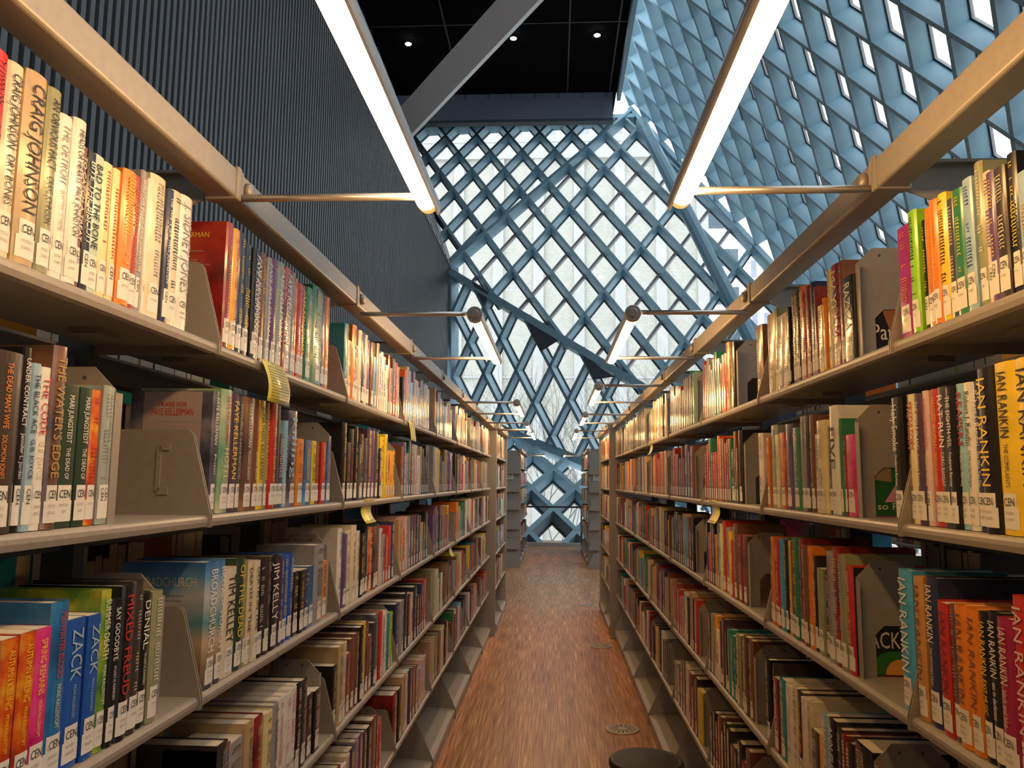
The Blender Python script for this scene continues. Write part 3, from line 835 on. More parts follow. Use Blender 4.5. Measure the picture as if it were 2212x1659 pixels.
def make_bay(first_side_posts=True):
    r = bpy.data.objects.new('bookcase', None); COL.objects.link(r)
    cx = -DEP - .034                                                     # centre of the post
    put('upright', UPR, r, (cx, BAY / 2, 0))
    put('rail_bracket', BRK, r, (cx + .02, BAY / 2 - .004, RAILZ - .0))
    for z in LV:
        s = put('shelf', SHELF, r, (0, 0, z))
        for e in (-1, 1): put('end_plate', PLATE, s, (0, e * (BAY / 2 - .0035), 0))
        b = put('rear_shelf', SHELF, r, (cx * 2, 0, z), pi)
        put('cross_tie', CROSS, r, (cx, 0, z - .045))
    s = put('base_shelf', BASE, r, (.012, 0, 0))
    for e in (-1, 1): put('end_plate', BPLATE, s, (.004, e * (BAY / 2 - .0035), .092))
    put('rear_base_shelf', BASE, r, (cx * 2 - .012, 0, 0), pi)
    return r
proto = None
def place_bay(x, y, rz, label, group):
    global proto
    if proto is None: r = proto = make_bay()
    else: r = copy_tree(proto)
    r.location = (x, y, 0); r.rotation_euler = (0, 0, rz)
    tag(r, label, 'bookcase', group)
    return r
for sd in 'LR':
    S = SIDE[sd]
    for k in range(8):
        y = S['y'] + (k - .5) * BAY
        place_bay(S['x'], y, S['rz'], f"grey steel bookcase bay, {ORD[k]} from the viewer along the {S['w']} side of the aisle", f"bays of the {S['w']} bookcase run")
    for k, nm in enumerate(('nearer', 'farther')):
        place_bay(S['x'] - S['s'] * .045, SIDE[sd]['y'] + 7 * BAY + .12 + (k + .5) * BAY * .9, S['rz'],
                  f"grey steel bookcase bay, {nm} of two beyond the pale end panel on the {S['w']}", f"short bookcase run on the {S['w']}").scale = (1, .9, 1)
    for k in range(4):
        place_bay(S['s'] * .60, 14.2 + (k + .5) * BAY, S['rz'], f"distant grey bookcase bay near the window wall, {ORD[k] if k else 'first'} along the {S['w']} side", f"far bookcase run on the {S['w']}").scale = (1, 1, 1)

# end panels (pale sheets closing each run)
def panel(name, x, y, s, wd, label, plates=False, h=RAILZ + .01, side='left'):
    m = MB(); x2 = x + s * wd; m.box((min(x, x2), y - .014, 0), (max(x, x2), y + .014, h))
    o = bevel(put(name, m.mesh(name, [STEEL])), .004)
    tag(o, label, 'panel', 'end panels of the bookcase runs')
    if plates:
        for z in LV:
            p = put('end_plate', PLATE, o, (x + s * .02, y - .11, z - .1), 0 if s < 0 else pi)
            q = MB(); xa, xb_ = sorted((x + s * .02, x + s * .21)); q.box((xa, y - .11, z - .122), (xb_, y - .014, z - .112)); q.box((xa, y - .03, z - .112), (xb_, y - .014, z + .085))
            put('display_ledge', q.mesh('display_ledge', [STEEL]), o)
        put('end_plate', BPLATE, o, (x + s * .0, y - .11, .056), 0 if s < 0 else pi)
    return o
for sd in 'LR':
    S = SIDE[sd]; yb = S['y'] + 7 * BAY
    panel('end_panel', S['x'] - S['s'] * .052, yb + .075, S['s'], .56, f"pale grey end panel closing the long bookcase run on the {S['w']}")
    panel('end_panel', S['x'] - S['s'] * .052, yb + .12 + 1.8 * BAY + .03, S['s'], .56, f"grey end panel at the far end of the short bookcase run on the {S['w']}")
    panel('end_panel', S['s'] * .592, 14.17, S['s'], .56, f"grey end panel with bracket plates facing the aisle crossing, {S['w']} far run", True)
    m = MB(); m.box((-.004, -.03, 0), (.004, .03, RAILZ)); 

# rails above the bookcases
def rail(x, y0, y1, s, label, ks):
    r = bpy.data.objects.new('canopy_rail', None); COL.objects.link(r); r.location = (x, y0, RAILZ)
    m = MB(); a, b = (0, s * .056); m.box((min(a, b), 0, 0), (max(a, b), y1 - y0, .056))
    bevel(put('rail_tube', m.mesh('rail_tube', [STEEL]), r), .006, 3)
    for yk in ks:
        m = MB(); m.box((min(a, b) - .004, yk - y0 - .022, -.004), (max(a, b) + .004, yk - y0 - .002, .060)); m.box((min(a, b) - .002, yk - y0 + .004, -.002), (max(a, b) + .002, yk - y0 + .010, .058))
        bevel(put('rail_collar', m.mesh('rail_collar', [STEEL]), r), .003)
        m = MB(); m.tube((0, yk - y0 + .032, .028), (-s * .012, yk - y0 + .032, .028), .017, .015, 16); put('rod_socket', m.mesh('rod_socket', [STEEL], True), r)
    return tag(r, label, 'rail')
RX = {'L': -.5993, 'R': .5734}
for sd in 'LR':
    S = SIDE[sd]; ks = [S['y'] + (k - 1) * BAY for k in range(1, 9)]
    rail(RX[sd], -.1, ks[-1] + .06, S['s'], f"long square steel rail above the {S['w']} bookcase run carrying the lamps", ks)
    rail(RX[sd] - S['s'] * .045, ks[-1] + .095, ks[-1] + .12 + 1.8 * BAY, S['s'], f"short square steel rail above the second {S['w']} bookcase run", [ks[-1] + .2, ks[-1] + 1.55])
    rail(S['s'] * .575, 14.1, 17.9, S['s'], f"distant square steel rail above the far {S['w']} bookcase run", [14.9, 16.0, 17.2])

# strip lamps
LX = {'L': -.2436, 'R': .235}
def lamp(x, y0, y1, z, s, xr, label):
    """s = side (-1 left); the diffuser faces down and towards the books"""
    r = bpy.data.objects.new('strip_light', None); COL.objects.link(r); r.location = (x, y0, z)
    L = y1 - y0
    def arc(rad, a0, a1, n): return [(rad * cos(radians(a0 + (a1 - a0) * i / n)) * (-s), rad * sin(radians(a0 + (a1 - a0) * i / n))) for i in range(n + 1)]
    # housing shell, towards the middle of the aisle and up
    m = MB(); out = arc(.0225, -42, 118, 14); inn = arc(.0200, -42, 118, 14); m.prism(out + inn[::-1], 'y', .0, L)
    o = put('housing', m.mesh('housing', [SILVER]), r)
    m = MB(); A = arc(.0195, -50, 310, 28)[:-1]; n = len(A); m.prism(A, 'y', .012, L - .04)
    put('diffuser', m.mesh('diffuser', [TUBE], True), r)
    m = MB(); m.prism(A, 'y', L - .04, L - .03)
    # rounded far tip
    base = len(m.v) - n
    prev = base
    for q, rr in ((.012, .93), (.022, .72), (.028, .4)):
        st = len(m.v); m.v += [(u * rr, L - .03 + q, v * rr) for u, v in A]
        for i in range(n): m.f.append((prev + i, prev + (i + 1) % n, st + (i + 1) % n, st + i)); m.mi.append(0)
        prev = st
    m.f.append(tuple(prev + i for i in range(n))); m.mi.append(0)
    put('diffuser_cap', m.mesh('diffuser_cap', [CAPM], True), r)
    m = MB(); m.tube((0, -.012, 0), (0, .016, 0), .0245, seg=24); m.tube((0, -.017, 0), (0, -.012, 0), .014, seg=20)
    bevel(put('end_knob', m.mesh('end_knob', [SILVER], False), r), .002)
    for yy in (.004, L - .052):
        m = MB(); m.tube((s * .014, yy, .004), (xr - x, yy, .004), .0072, seg=12)
        put('rod', m.mesh('rod', [SILVER], True), r)
    return tag(r, label, 'lamp', 'strip lamps on rods over the aisle')
for sd, sp in (('L', (0, 2, 5, 7)), ('R', (0, 2, 4, 6))):
    S = SIDE[sd]
    for q, k in enumerate(sp):
        y0 = S['y'] + (k - 1) * BAY + .03; y1 = S['y'] + k * BAY + .055
        lamp(LX[sd], y0, y1, RAILZ + (.001 if k == 0 else -.022), S['s'], RX[sd], f"glowing tube lamp on two rods, {['nearest', 'second', 'third', 'fourth'][q]} over the aisle from the {S['w']} rail")
    yb = S['y'] + 7 * BAY
    lamp(LX[sd] - S['s'] * .01, yb + .18, yb + 1.56, RAILZ - .02, S['s'], RX[sd] - S['s'] * .045, f"small glowing tube lamp over the short second bookcase run, {S['w']} side")
    lamp(S['s'] * .20, 14.9, 16.0, RAILZ - .02, S['s'], S['s'] * .575, f"tiny distant tube lamp by the window wall, {S['w']} side")

# ------------------------------------------------------------------ book colours
PAL = dict(W=((.80, .77, .70), 'white'), CR=((.72, .63, .46), 'cream'), TN=((.52, .38, .20), 'tan'), OL=((.30, .31, .16), 'olive'),
    GR=((.33, .32, .33), 'grey'), BR=((.20, .085, .05), 'brown'), K=((.015, .014, .016), 'black'), MT=((.50, .62, .50), 'mint green'),
    PY=((.78, .68, .34), 'pale yellow'), O=((.80, .24, .02), 'orange'), RB=((.38, .06, .03), 'brick red'), N=((.03, .04, .11), 'navy'),
    R=((.55, .035, .03), 'red'), DR=((.24, .02, .03), 'dark red'), Y=((.85, .60, .03), 'yellow'), OY=((.85, .42, .04), 'amber'),
    P=((.14, .07, .20), 'purple'), SG=((.34, .40, .36), 'grey green'), G=((.04, .22, .10), 'green'), DB=((.055, .04, .035), 'blackish brown'),
    PB=((.34, .50, .62), 'pale blue'), BB=((.19, .09, .05), 'mottled brown'), DG=((.03, .06, .04), 'dark green'), OR=((.62, .12, .02), 'orange red'),
    SL=((.10, .10, .14), 'slate'), LG=((.30, .45, .28), 'light green'), DP=((.09, .05, .09), 'dark plum'), DGR=((.07, .07, .08), 'charcoal'),
    SK=((.30, .55, .68), 'sky blue'), B=((.02, .20, .52), 'blue'), PK=((.75, .04, .24), 'pink'), BL=((.02, .10, .42), 'royal blue'),
    YG=((.30, .42, .03), 'yellow green'), BS=((.05, .20, .45), 'blue sky'), MG=((.35, .03, .22), 'magenta'), LM=((.28, .62, .03), 'lime'),
    TL=((.02, .26, .30), 'teal'), PKW=((.72, .52, .50), 'pale pink'), SB=((.08, .40, .68), 'bright blue'), OT=((.60, .30, .08), 'dull orange'),
    RM=((.36, .02, .09), 'crimson'), GO=((.45, .30, .10), 'gold'))
def cover_mat(c):
    n = 'jacket_' + PAL[c][1].replace(' ', '_')
    if n in MATS: return MATS[n]
    q = PAL[c][0]
    A = {'OR': ([(.35, .03, .01), (.70, .10, .01), (.85, .42, .03)], 'noise', 26), 'BB': ([(.05, .03, .03), (.16, .08, .05), (.42, .20, .10)], 'noise', 11),
         'YG': ([(.02, .16, .03), (.16, .34, .03), (.70, .60, .05)], 'noise', 16), 'SL': ([(.03, .03, .05), (.10, .10, .15), (.34, .32, .36)], 'noise', 14),
         'LG': ([(.12, .30, .20), (.30, .45, .28), (.66, .66, .45)], 'noise', 12), 'PK': ([(.5, .01, .14), (.78, .04, .26), (.80, .10, .34)], 'noise', 24),
         'DR': ([(.09, .015, .01), (.30, .02, .02), (.50, .08, .03)], 'noise', 10), 'B': ([(.012, .06, .20), (.02, .18, .45), (.10, .40, .65)], 'noise', 9),
         'BS': ([(.03, .05, .10), (.25, .16, .09), (.55, .42, .28), (.10, .28, .33), (.48, .50, .52), (.12, .34, .60), (.03, .13, .38)], 'height', 8)}
    if c in A: return art(n, *A[c])
    return mat(n, q, .28, 0, .5, var=.10, scale=30, spec=.35)
def ink(c):
    q = PAL.get(c, PAL['GR'])[0]
    return mat('ink_' + PAL.get(c, PAL['GR'])[1].replace(' ', '_'), q, .5)

LBL = mat('spine_label_paper', (.78, .75, .68), .5, coat=.3)
def bulge(y, w, bl): return bl * (1 - (2 * y / w) ** 2)
def strip(m, w, z0, z1, bl, off, n=6, mi=0, ymax=None, back=.0009):
    """a curved sheet lying on the spine"""
    a = (ymax or w) / 2; st = len(m.v)
    for i in range(n + 1):
        y = -a + 2 * a * i / n; x = bulge(y, w, bl) + off
        m.v += [(x, y, z0), (x, y, z1)]
    for i in range(n):
        k = st + 2 * i; m.f.append((k, k + 2, k + 3, k + 1)); m.mi.append(mi)
CEN = None
def make_book(b, S, first):
    sd, lv, bk, y0, wd, h, col, ttl, tc, cov = b
    k_ = round((y0 + wd / 2 - S['y']) / BAY); yb = S['y'] + k_ * BAY                # keep clear of the shelf end plates
    if yb - wd - .01 < y0 < yb + .007:
        if y0 + wd / 2 > yb: wd -= yb + .007 - y0; y0 = yb + .007
        elif y0 + wd > yb - .007: wd = max(yb - .007 - y0, .01)
    hard = h > .2
    dep = (.160 if hard else .108) if h > .19 else .105
    bl = min(.0045, wd * .13) if hard else .0012
    z = LV[lv] + .0010; yc = y0 + wd / 2
    rnd = random.Random(int(y0 * 1e4) + lv * 7 + (sd == 'R') * 99)
    set_in = rnd.uniform(-.002, .006)
    x = S['x'] + S['s'] * (.012 + set_in)
    m = MB(); n = 8; t = .0022 if hard else .0006
    # jacket: outer skin round the spine and along both boards, with board thickness
    a = wd / 2
    prof = [(-dep, -a), (-.004, -a)] + [(bulge(-a + 2 * a * i / n, wd, bl) - (.0015 if i in (0, n) else 0), -a + 2 * a * i / n) for i in range(n + 1)] + [(-.004, a), (-dep, a)]
    inner = [(-dep, a - t), (-.003, a - t), (-.003, -a + t), (-dep, -a + t)]
    m.prism(prof + inner, 'z', 0, h)
    o = put('book', m.mesh('book', [cover_mat(col)]), None, (x, yc, z), S['rz'])
    e = .003 if hard else .0004
    m = MB(); m.box((-dep + e + .001, -a + t, e), (-.004, a - t, h - e)); put('page_block', m.mesh('page_block', [PAGES]), o)
    lean = 0
    # call-number label
    lw = min(wd * .92, .034); lb = .008
    m = MB(); strip(m, wd, lb, lb + .027, bl, .0004, ymax=lw); strip(m, wd, lb + .027, lb + .047, bl, .0004, ymax=lw * .82)
    lab = put('spine_label', m.mesh('spine_label', [LBL], True, fix=False), o)
    if wd > .019:
        lettering('label_lettering', 'CEN', lab, (bl + .0009, 0, lb + .036), (0, 1, 0), (0, 0, 1), lw * .66, .011, INK)
        au = ttl.split('|')[-1].split(' ')[-1] if ttl else ''
        for i, s_ in enumerate(['MYSTERY', au[:6].upper() or None, None]):
            if s_ is None: continue
            lettering('label_lettering', s_, lab, (bl + .0009, -.001, lb + .021 - i * .008), (0, 1, 0), (0, 0, 1), lw * .55, .0042, GINK)
    else:
        lettering('label_lettering', 'CEN', lab, (bl + .0009, 0, lb + .034), (0, 0, -1), (0, 1, 0), .018, wd * .42, INK)
    # spine lettering
    top = h - .012; low = lb + .054
    if ttl:
        parts = ttl.split('|')
        spans = [(top, low)] if len(parts) == 1 else [(top, low + (top - low) * .42), (low + (top - low) * .38, low)]
        for i, (s_, (zt, zb)) in enumerate(zip(parts, spans)):
            lettering('spine_title' if i == 0 else 'spine_author', s_, o, (bl + .0011, 0, (zt + zb) / 2), (0, 0, -1), (0, 1, 0), (zt - zb) * .97, wd * (.62 if i == 0 else .46), ink(tc if i == 0 else ('PY' if tc in ('R',) else tc)))
    elif wd > .011:
        # print too small to read: rows of letter-like marks
        c2 = tc or rnd.choice(['W', 'Y', 'GR', 'CR', 'PB', 'R'] if sum(PAL[col][0]) < .9 else ['K', 'N', 'DR', 'GR', 'BR'])
        m = MB(); zz = top
        hh = wd * rnd.uniform(.34, .6)
        while zz > low:
            if rnd.random() < .86:
                q = rnd.uniform(.0022, .0042)
                u = hh * rnd.uniform(.75, 1) / 2
                xx = bl + .0008
                k = rnd.random()
                m.quad([(xx, -u, zz), (xx, u, zz), (xx, u, zz - q * .42), (xx, -u, zz - q * .42)])
                if k < .6: m.quad([(xx, u - hh * .14, zz), (xx, u, zz), (xx, u, zz - q), (xx, u - hh * .14, zz - q)])
                if k > .35: m.quad([(xx, -u, zz), (xx, -u + hh * .14, zz), (xx, -u + hh * .14, zz - q), (xx, -u, zz - q)])
                zz -= q + .0018
            else:
                zz -= rnd.uniform(.006, .018)
                if rnd.random() < .3: hh = wd * rnd.uniform(.25, .6)
        if m.f: put('spine_title', m.mesh('spine_title', [ink(c2)], fix=False), o)
    return o
KINDN = lambda h: 'tall hardback' if h > .228 else ('hardback' if h > .2 else 'small paperback')
ORDN = ['', 'first', 'second', 'third', 'fourth', 'fifth', 'sixth', 'seventh', 'eighth', 'ninth', 'tenth', 'eleventh', 'twelfth', 'thirteenth', 'fourteenth', 'fifteenth', 'sixteenth', 'seventeenth', 'eighteenth', 'nineteenth', 'twentieth', 'twenty-first', 'twenty-second', 'twenty-third']
dep_ = lambda b: .155 if b[5] > .2 else .103
def parse(txt):
    out = []
    for ln in txt.strip().split('\n'):
        a = ln.split(';')
        out.append((a[0][0], int(a[0][1]), int(a[0][2]), float(a[1]), float(a[2]), float(a[3]), a[4], a[5], a[6], a[7]))
    return out
BK = [b for b in parse(BOOKS) if b[4] > .006]
REST = [b for b in parse(REST_T) if b[4] > .005]
rowsd = {}
for b in BK: rowsd.setdefault(b[:3], []).append(b)
ENDY = {}
for key, lst in rowsd.items():
    sd, lv, bk = key; S = SIDE[sd]; lst.sort(key=lambda b: b[3])
    for i, b in enumerate(lst):
        o = make_book(b, S, i == 0)
        nm = PAL[b[6]][1]
        let = f" with {PAL[b[8]][1]} lettering" if b[7] and b[8] else ''
        tag(o, f"{nm} {KINDN(b[5])}{let}, {ORDN[i + 1]} in view, {ORD[bk]} {S['w']} bay, {LVN[lv]} shelf", 'book', f"books on the {LVN[lv]} shelf, {ORD[bk]} {S['w']} bay")
        if b[9]:                                                          # printed face of the jacket turned to the viewer
            sy = -1 if sd == 'L' else 1; ax = (1, 0, 0) if sd == 'L' else (-1, 0, 0)
            yy = sy * (b[4] / 2 + .0006); hh = b[5]
            if b[9] == 'so Presse':
                def shape(nm, c_, pts, k_):
                    m = MB(); m.quad([(px_, yy * (1 + .02 * k_), pz_) for px_, pz_ in pts]); put(nm, m.mesh(nm, [mat(nm + '_print', c_, .35)], fix=False), o)
                shape('cover_green', (.02, .10, .03), [(-.002, .002), (-dep_(b), .002), (-dep_(b), b[5] - .002), (-.002, b[5] - .002)], 1)
                shape('cover_dress', (.55, .27, .33), [(-.055, .03), (-.125, .03), (-.098, .075), (-.104, .095), (-.078, .095), (-.084, .075)], 2)
                shape('cover_shelf', (.25, .17, .10), [(-.03, .075), (-.07, .070), (-.07, .098), (-.03, .098)], 2)
                yy = sy * (b[4] / 2 + .0022)
            elif b[9] == 'JACKPOT':
                def shape(nm, c_, pts, k_):
                    m = MB(); m.quad([(px_, yy * (1 + .02 * k_), pz_) for px_, pz_ in pts]); put(nm, m.mesh(nm, [mat(nm + '_print', c_, .35)], fix=False), o)
                shape('cover_black', (.02, .018, .02), [(-.002, .002), (-dep_(b), .002), (-dep_(b), b[5] - .002), (-.002, b[5] - .002)], 1)
                shape('cover_green_arc', (.03, .16, .03), [(-.075 - .050 * cos(q / 9 * pi), .004 + .046 * sin(q / 9 * pi)) for q in range(10)], 2)
                shape('cover_orange_disc', (.75, .33, .05), [(-.085 - .028 * cos(q / 9 * pi), .004 + .030 * sin(q / 9 * pi)) for q in range(10)], 3)
                lettering('cover_lettering', 'JACKPOT', o, (-.082, sy * (b[4] / 2 + .0022), .072), ax, (0, 0, 1), .13, .034, ink('CR'))
            elif b[9] == 'Patty H':
                m = MB(); m.quad([(-.055, yy * 1.02, .10), (-.075, yy * 1.02, .04), (-.09, yy * 1.02, .04), (-.115, yy * 1.02, .10)]); put('cover_collar', m.mesh('cover_collar', [mat('brown_collar_print', (.32, .12, .05), .35)], fix=False), o)
            if 'PRAISE' in b[9]:
                m = MB(); m.quad([(-.135, yy, .02), (-.022, yy, .02), (-.022, yy, hh - .002), (-.135, yy, hh - .002)])
                put('jacket_panel', m.mesh('jacket_panel', [mat('ink_mauve_grey', (.42, .34, .35), .4)], fix=False), o)
                for i2, s_ in enumerate(b[9].split('|')):
                    lettering('cover_lettering', s_, o, (-.078, sy * (b[4] / 2 + .0012), hh - .026 - i2 * .014), ax, (0, 0, 1), .055 if i2 == 0 else .08, .010 if i2 == 0 else .014, ink('R'))
            if b[9] == 'BROADCHURCH':
                if i == 0: lettering('cover_lettering', s := b[9], o, (-.075, yy, hh - .035), ax, (0, 0, 1), .115, .018, ink('CR'))
            if b[9] == 'KELLERMAN':
                lettering('cover_lettering', b[9], o, (-.07, yy, hh - .026), ax, (0, 0, 1), .07, .011, ink('Y'))
            if b[9] == 'Patty H':
                lettering('cover_lettering', b[9], o, (-.085, yy, .055), ax, (0, 0, 1), .10, .035, ink('CR'))
            if b[9] == 'so Presse':
                lettering('cover_lettering', b[9], o, (-.085, yy, .022), ax, (0, 0, 1), .10, .014, ink('CR'))
            m = MB(); r3 = random.Random(hash(b[9]) % 9 + 3 if False else len(b[9]))
            if i == 0 and sd == 'L':
                for q in range(9):
                    zq = hh - .06 - q * .009
                    if r3.random() < .25: continue
                    wq = r3.uniform(.03, .085); m.quad([(-.07 - wq / 2, yy * 1.02, zq), (-.07 + wq / 2, yy * 1.02, zq), (-.07 + wq / 2, yy * 1.02, zq + .0016), (-.07 - wq / 2, yy * 1.02, zq + .0016)])
                put('cover_small_print', m.mesh('cover_small_print', [ink('GR')], fix=False), o)

# ------------------------------------------------------------------ bookends
def bookend_mesh():
    w2, h = .070, .228; c = .034
    # arch cut-out open at the foot
    out = [(-w2, 0), (-w2, h - c), (-w2 + c, h), (w2 - c, h), (w2, h - c), (w2, 0), (.036, 0), (.036, .082), (.018, .100), (-.018, .100), (-.036, .082), (-.036, 0)]
    m = MB(); n = len(m.v)
    # split into convex pieces
    P = [[(-w2, 0), (-.036, 0), (-.036, .082), (-w2, .082)], [(.036, 0), (w2, 0), (w2, .082), (.036, .082)],
         [(-w2, .082), (-.036, .082), (-.018, .100), (-.018, h - c), (-w2, h - c)], [(.036, .082), (w2, .082), (w2, h - c), (.018, h - c), (.018, .100)],
         [(-.018, .100), (.018, .100), (.018, h - c), (-.018, h - c)], [(-w2, h - c), (w2, h - c), (w2 - c, h), (-w2 + c, h)]]
    for p in P: m.prism(p, 'y', -.0009, .0009)
    for sx in (-1, 1):
        m.tube((sx * .022, -.0016, h - .016), (sx * .022, .0016, h - .016), .0028, seg=10, mi=1)
    return m.mesh('bookend', [STEEL, GASKET])
BEND = bookend_mesh()
m = MB(); m.box((-.0009, -.019, 0), (.0009, 0, .190)); FLG = m.mesh('front_flange', [STEEL])
m = MB(); m.box((-.034, 0, 0), (.034, .10, .0005)); TNG = m.mesh('foot_plate', [STEEL])
bend0 = None
def bookend(sd, lv, bk, y):
    global bend0
    S = SIDE[sd] if bk < 8 else None
    s = SIDE[sd]['s']
    if bend0 is None:
        r = bend0 = put('bookend', BEND); put('front_flange', FLG, r, (.0695, .0, 0)); put('foot_plate', TNG, r, (0, .0009, 0))
    else: r = copy_tree(bend0)
    r.location = (SIDE[sd]['x'] + s * (.088), y, LV[lv] + .0002); r.rotation_euler = (0, 0, 0)
    if s > 0: r.scale = (-1, 1, 1)
    # the foot slides under the books
    r.scale = (r.scale[0], -1 if sd == 'L' else 1, 1)
    tag(r, f"grey metal bookend with clipped corners, {LVN[lv]} shelf, {ORD[bk]} bay on the {SIDE[sd]['w']}", 'bookend', 'steel bookends standing against the books')
    return r

def row_ends():
    ends = {}
    for b in BK + REST:
        k = b[:3]; a = ends.setdefault(k, [9, 0]); a[0] = min(a[0], b[3]); a[1] = max(a[1], b[3] + b[4])
    for k, (a, b) in ends.items():
        if k in (('L', 0, 0), ('L', 0, 1), ('L', 0, 2), ('R', 0, 0), ('R', 1, 0), ('R', 2, 0)): continue
        bookend(k[0], k[1], k[2], b + .0025 if k[0] == 'L' else a - .0025)
row_ends()

# ------------------------------------------------------------------ the many farther books: one object
FARPAL = 'W CR TN CR W GR BR K DR RB N R O OY Y OL SL DB BR K TN G TL P SB DGR BR OR PY K BR TN DR'.split()
def stuff_mat():
    m, N, L, P = nt_mat('jacket_assorted')
    at = N.new('ShaderNodeAttribute'); at.attribute_name = 'ink'
    L.new(at.outputs['Color'], P.inputs['Base Color']); P.inputs['Roughness'].default_value = .3
    P.inputs['Coat Weight'].default_value = .6; P.inputs['Coat Roughness'].default_value = .12
    return m
SM = stuff_mat()
class CB(MB):
    def __init__(s): super().__init__(); s.c = []
    def q(s, pts, c): s.quad(pts); s.c.append(c)
def far_book(m, S, x, y0, wd, z, h, col, rnd, dep=.15, detail=True, flip=False):
    """x: plane of the spines, s: which side the rack lies"""
    s = S * (-1 if flip else 1)
    z += .0011
    c = tuple(v * rnd.uniform(.85, 1.15) for v in PAL[col][0])
    xb = x + s * dep; y1 = y0 + wd; bl = min(.004, wd * .12)
    cols = [(x, y0), (x - s * bl, y0 + wd * .25), (x - s * bl, y1 - wd * .25), (x, y1)]
    for i in range(3):
        (xa, ya), (xc, yc) = cols[i], cols[i + 1]
        m.q([(xa, ya, z), (xc, yc, z), (xc, yc, z + h), (xa, ya, z + h)], c)
    m.q([(x, y0, z), (xb, y0, z), (xb, y0, z + h), (x, y0, z + h)], c)
    m.q([(x, y1, z), (xb, y1, z), (xb, y1, z + h), (x, y1, z + h)], c)
    pc = (.66, .58, .44)
    m.q([(x + s * .003, y0 + .002, z + h - .003), (xb, y0 + .002, z + h - .003), (xb, y1 - .002, z + h - .003), (x + s * .003, y1 - .002, z + h - .003)], pc)
    m.q([(xb, y0, z), (xb, y1, z), (xb, y1, z + h), (xb, y0, z + h)], pc)
    for a, b in ((cols[0], (x + s * .003, y0)), ):
        m.q([(x, y0, z + h), (x - s * bl, y0 + wd * .25, z + h), (x - s * bl, y1 - wd * .25, z + h), (x, y1, z + h), (x + s * .004, y1, z + h), (x + s * .004, y0, z + h)], c)
    if detail:
        xo = x - s * (bl + .0006); a, b = y0 + wd * .2, y1 - wd * .2
        m.q([(xo, a, z + .007), (xo, b, z + .007), (xo, b, z + .045), (xo, a, z + .045)], (.74, .71, .64))
        lum = sum(PAL[col][0]); tc = rnd.choice([(.75, .7, .6), (.8, .6, .1), (.6, .6, .6), (.7, .15, .05)]) if lum < .9 else rnd.choice([(.03, .03, .03), (.3, .05, .03), (.05, .08, .25)])
        zz = z + h - .012; a, b = y0 + wd * .3, y1 - wd * .3
        while zz > z + .06:
            l = rnd.uniform(.02, .06)
            if rnd.random() < .75: 
                k = zz
                while k > max(zz - l, z + .055):
                    q = rnd.uniform(.003, .006); m.q([(xo, a, k - q), (xo, b, k - q), (xo, b, k), (xo, a, k)], tc); k -= q + .003
            zz -= l + .01
        if rnd.random() < .35:
            c2 = tuple(rnd.uniform(.02, .6) for _ in range(3)); z2 = z + h * rnd.uniform(.3, .6); xq = xo + s * .0003
            m.q([(xq, y0 + wd * .25, z2), (xq, y1 - wd * .25, z2), (xq, y1 - wd * .25, z2 + h * .2), (xq, y0 + wd * .25, z2 + h * .2)], c2)
cb = CB(); rnd = random.Random(77)
for b in REST:
    sd, lv, bk, y0, wd, h, col = b[:7]; S = SIDE[sd]
    far_book(cb, S['s'], S['x'] + S['s'] * .012, y0, wd - .0004, LV[lv], h, col, rnd)
def fill_run(sd, lv, ya, yb, xface, frac, ends=True, bk=3, detail=True, flip=False, dark=False, wmin=.014, wmax=.036):
    s = SIDE[sd]['s']; L = (yb - ya) * frac
    y = ya + .010 if (sd == 'L') else yb - L
    y_end = y + L - .02
    base = rnd.choice([.195, .21, .225, .235]); run = 0; col = 'W'
    lim = yb - .008
    while y < y_end:
        if run <= 0: run = rnd.choice([1, 1, 1, 2, 3, 5]); col = rnd.choice(FARPAL); base = rnd.choice([.178, .205, .225, .232, .235, .24])
        wd = rnd.uniform(wmin, wmax)
        if y + wd > lim: break
        far_book(cb, s, xface + s * (.010 + rnd.uniform(0, .008)) * (-1 if flip else 1), y, wd - .0006, LV[lv], base + rnd.uniform(-.006, .006), col, rnd, detail=detail, flip=flip)
        y += wd; run -= 1
    if ends and bk < 8: bookend(sd, lv, bk, y + .003 if sd == 'L' else yb - L - .012)
for sd in 'LR':
    S = SIDE[sd]
    for lv in range(5):
        for k in range(4, 8):
            ya = S['y'] + (k - 1) * BAY
            fill_run(sd, lv, ya, ya + BAY, S['x'], rnd.uniform(.7, .93), True, k)
        for k in range(2):
            ya = S['y'] + 7 * BAY + .12 + k * BAY * .9
            fill_run(sd, lv, ya, ya + BAY * .9, S['x'] - S['s'] * .045, rnd.uniform(.7, .95), False, 9)
        for k in range(4):
            fill_run(sd, lv, 14.2 + k * BAY, 14.2 + (k + 1) * BAY, S['s'] * .60, .85, False, 9, wmin=.025, wmax=.05)
        for k in range(0, 5):                                            # the other face of the same bookcases
            ya = S['y'] + (k - 1) * BAY
            fill_run(sd, lv, ya + .02, ya + BAY, S['x'] + S['s'] * (2 * (DEP + .034)), rnd.uniform(.5, .9), False, 9, detail=False, flip=True, wmin=.02, wmax=.045)
for sd in 'LR':                                                          # parallel bookcase runs beyond the two that line the aisle
    S = SIDE[sd]; xf = S['s'] * 2.30
    for k in range(8):
        ya = S['y'] + (k - 1) * BAY
        place_bay(xf, ya + BAY / 2, S['rz'], f"grey bookcase bay glimpsed through the shelves behind the {S['w']} run, {ORD[k]} along", f"parallel bookcase run behind the {S['w']} one")
        for lv in range(5):
            if k < 6: fill_run(sd, lv, ya + .02, ya + BAY, xf, rnd.uniform(.7, .93), False, 9, detail=k < 3, wmin=.02, wmax=.04)
me = cb.mesh('books', [SM], fix=True)
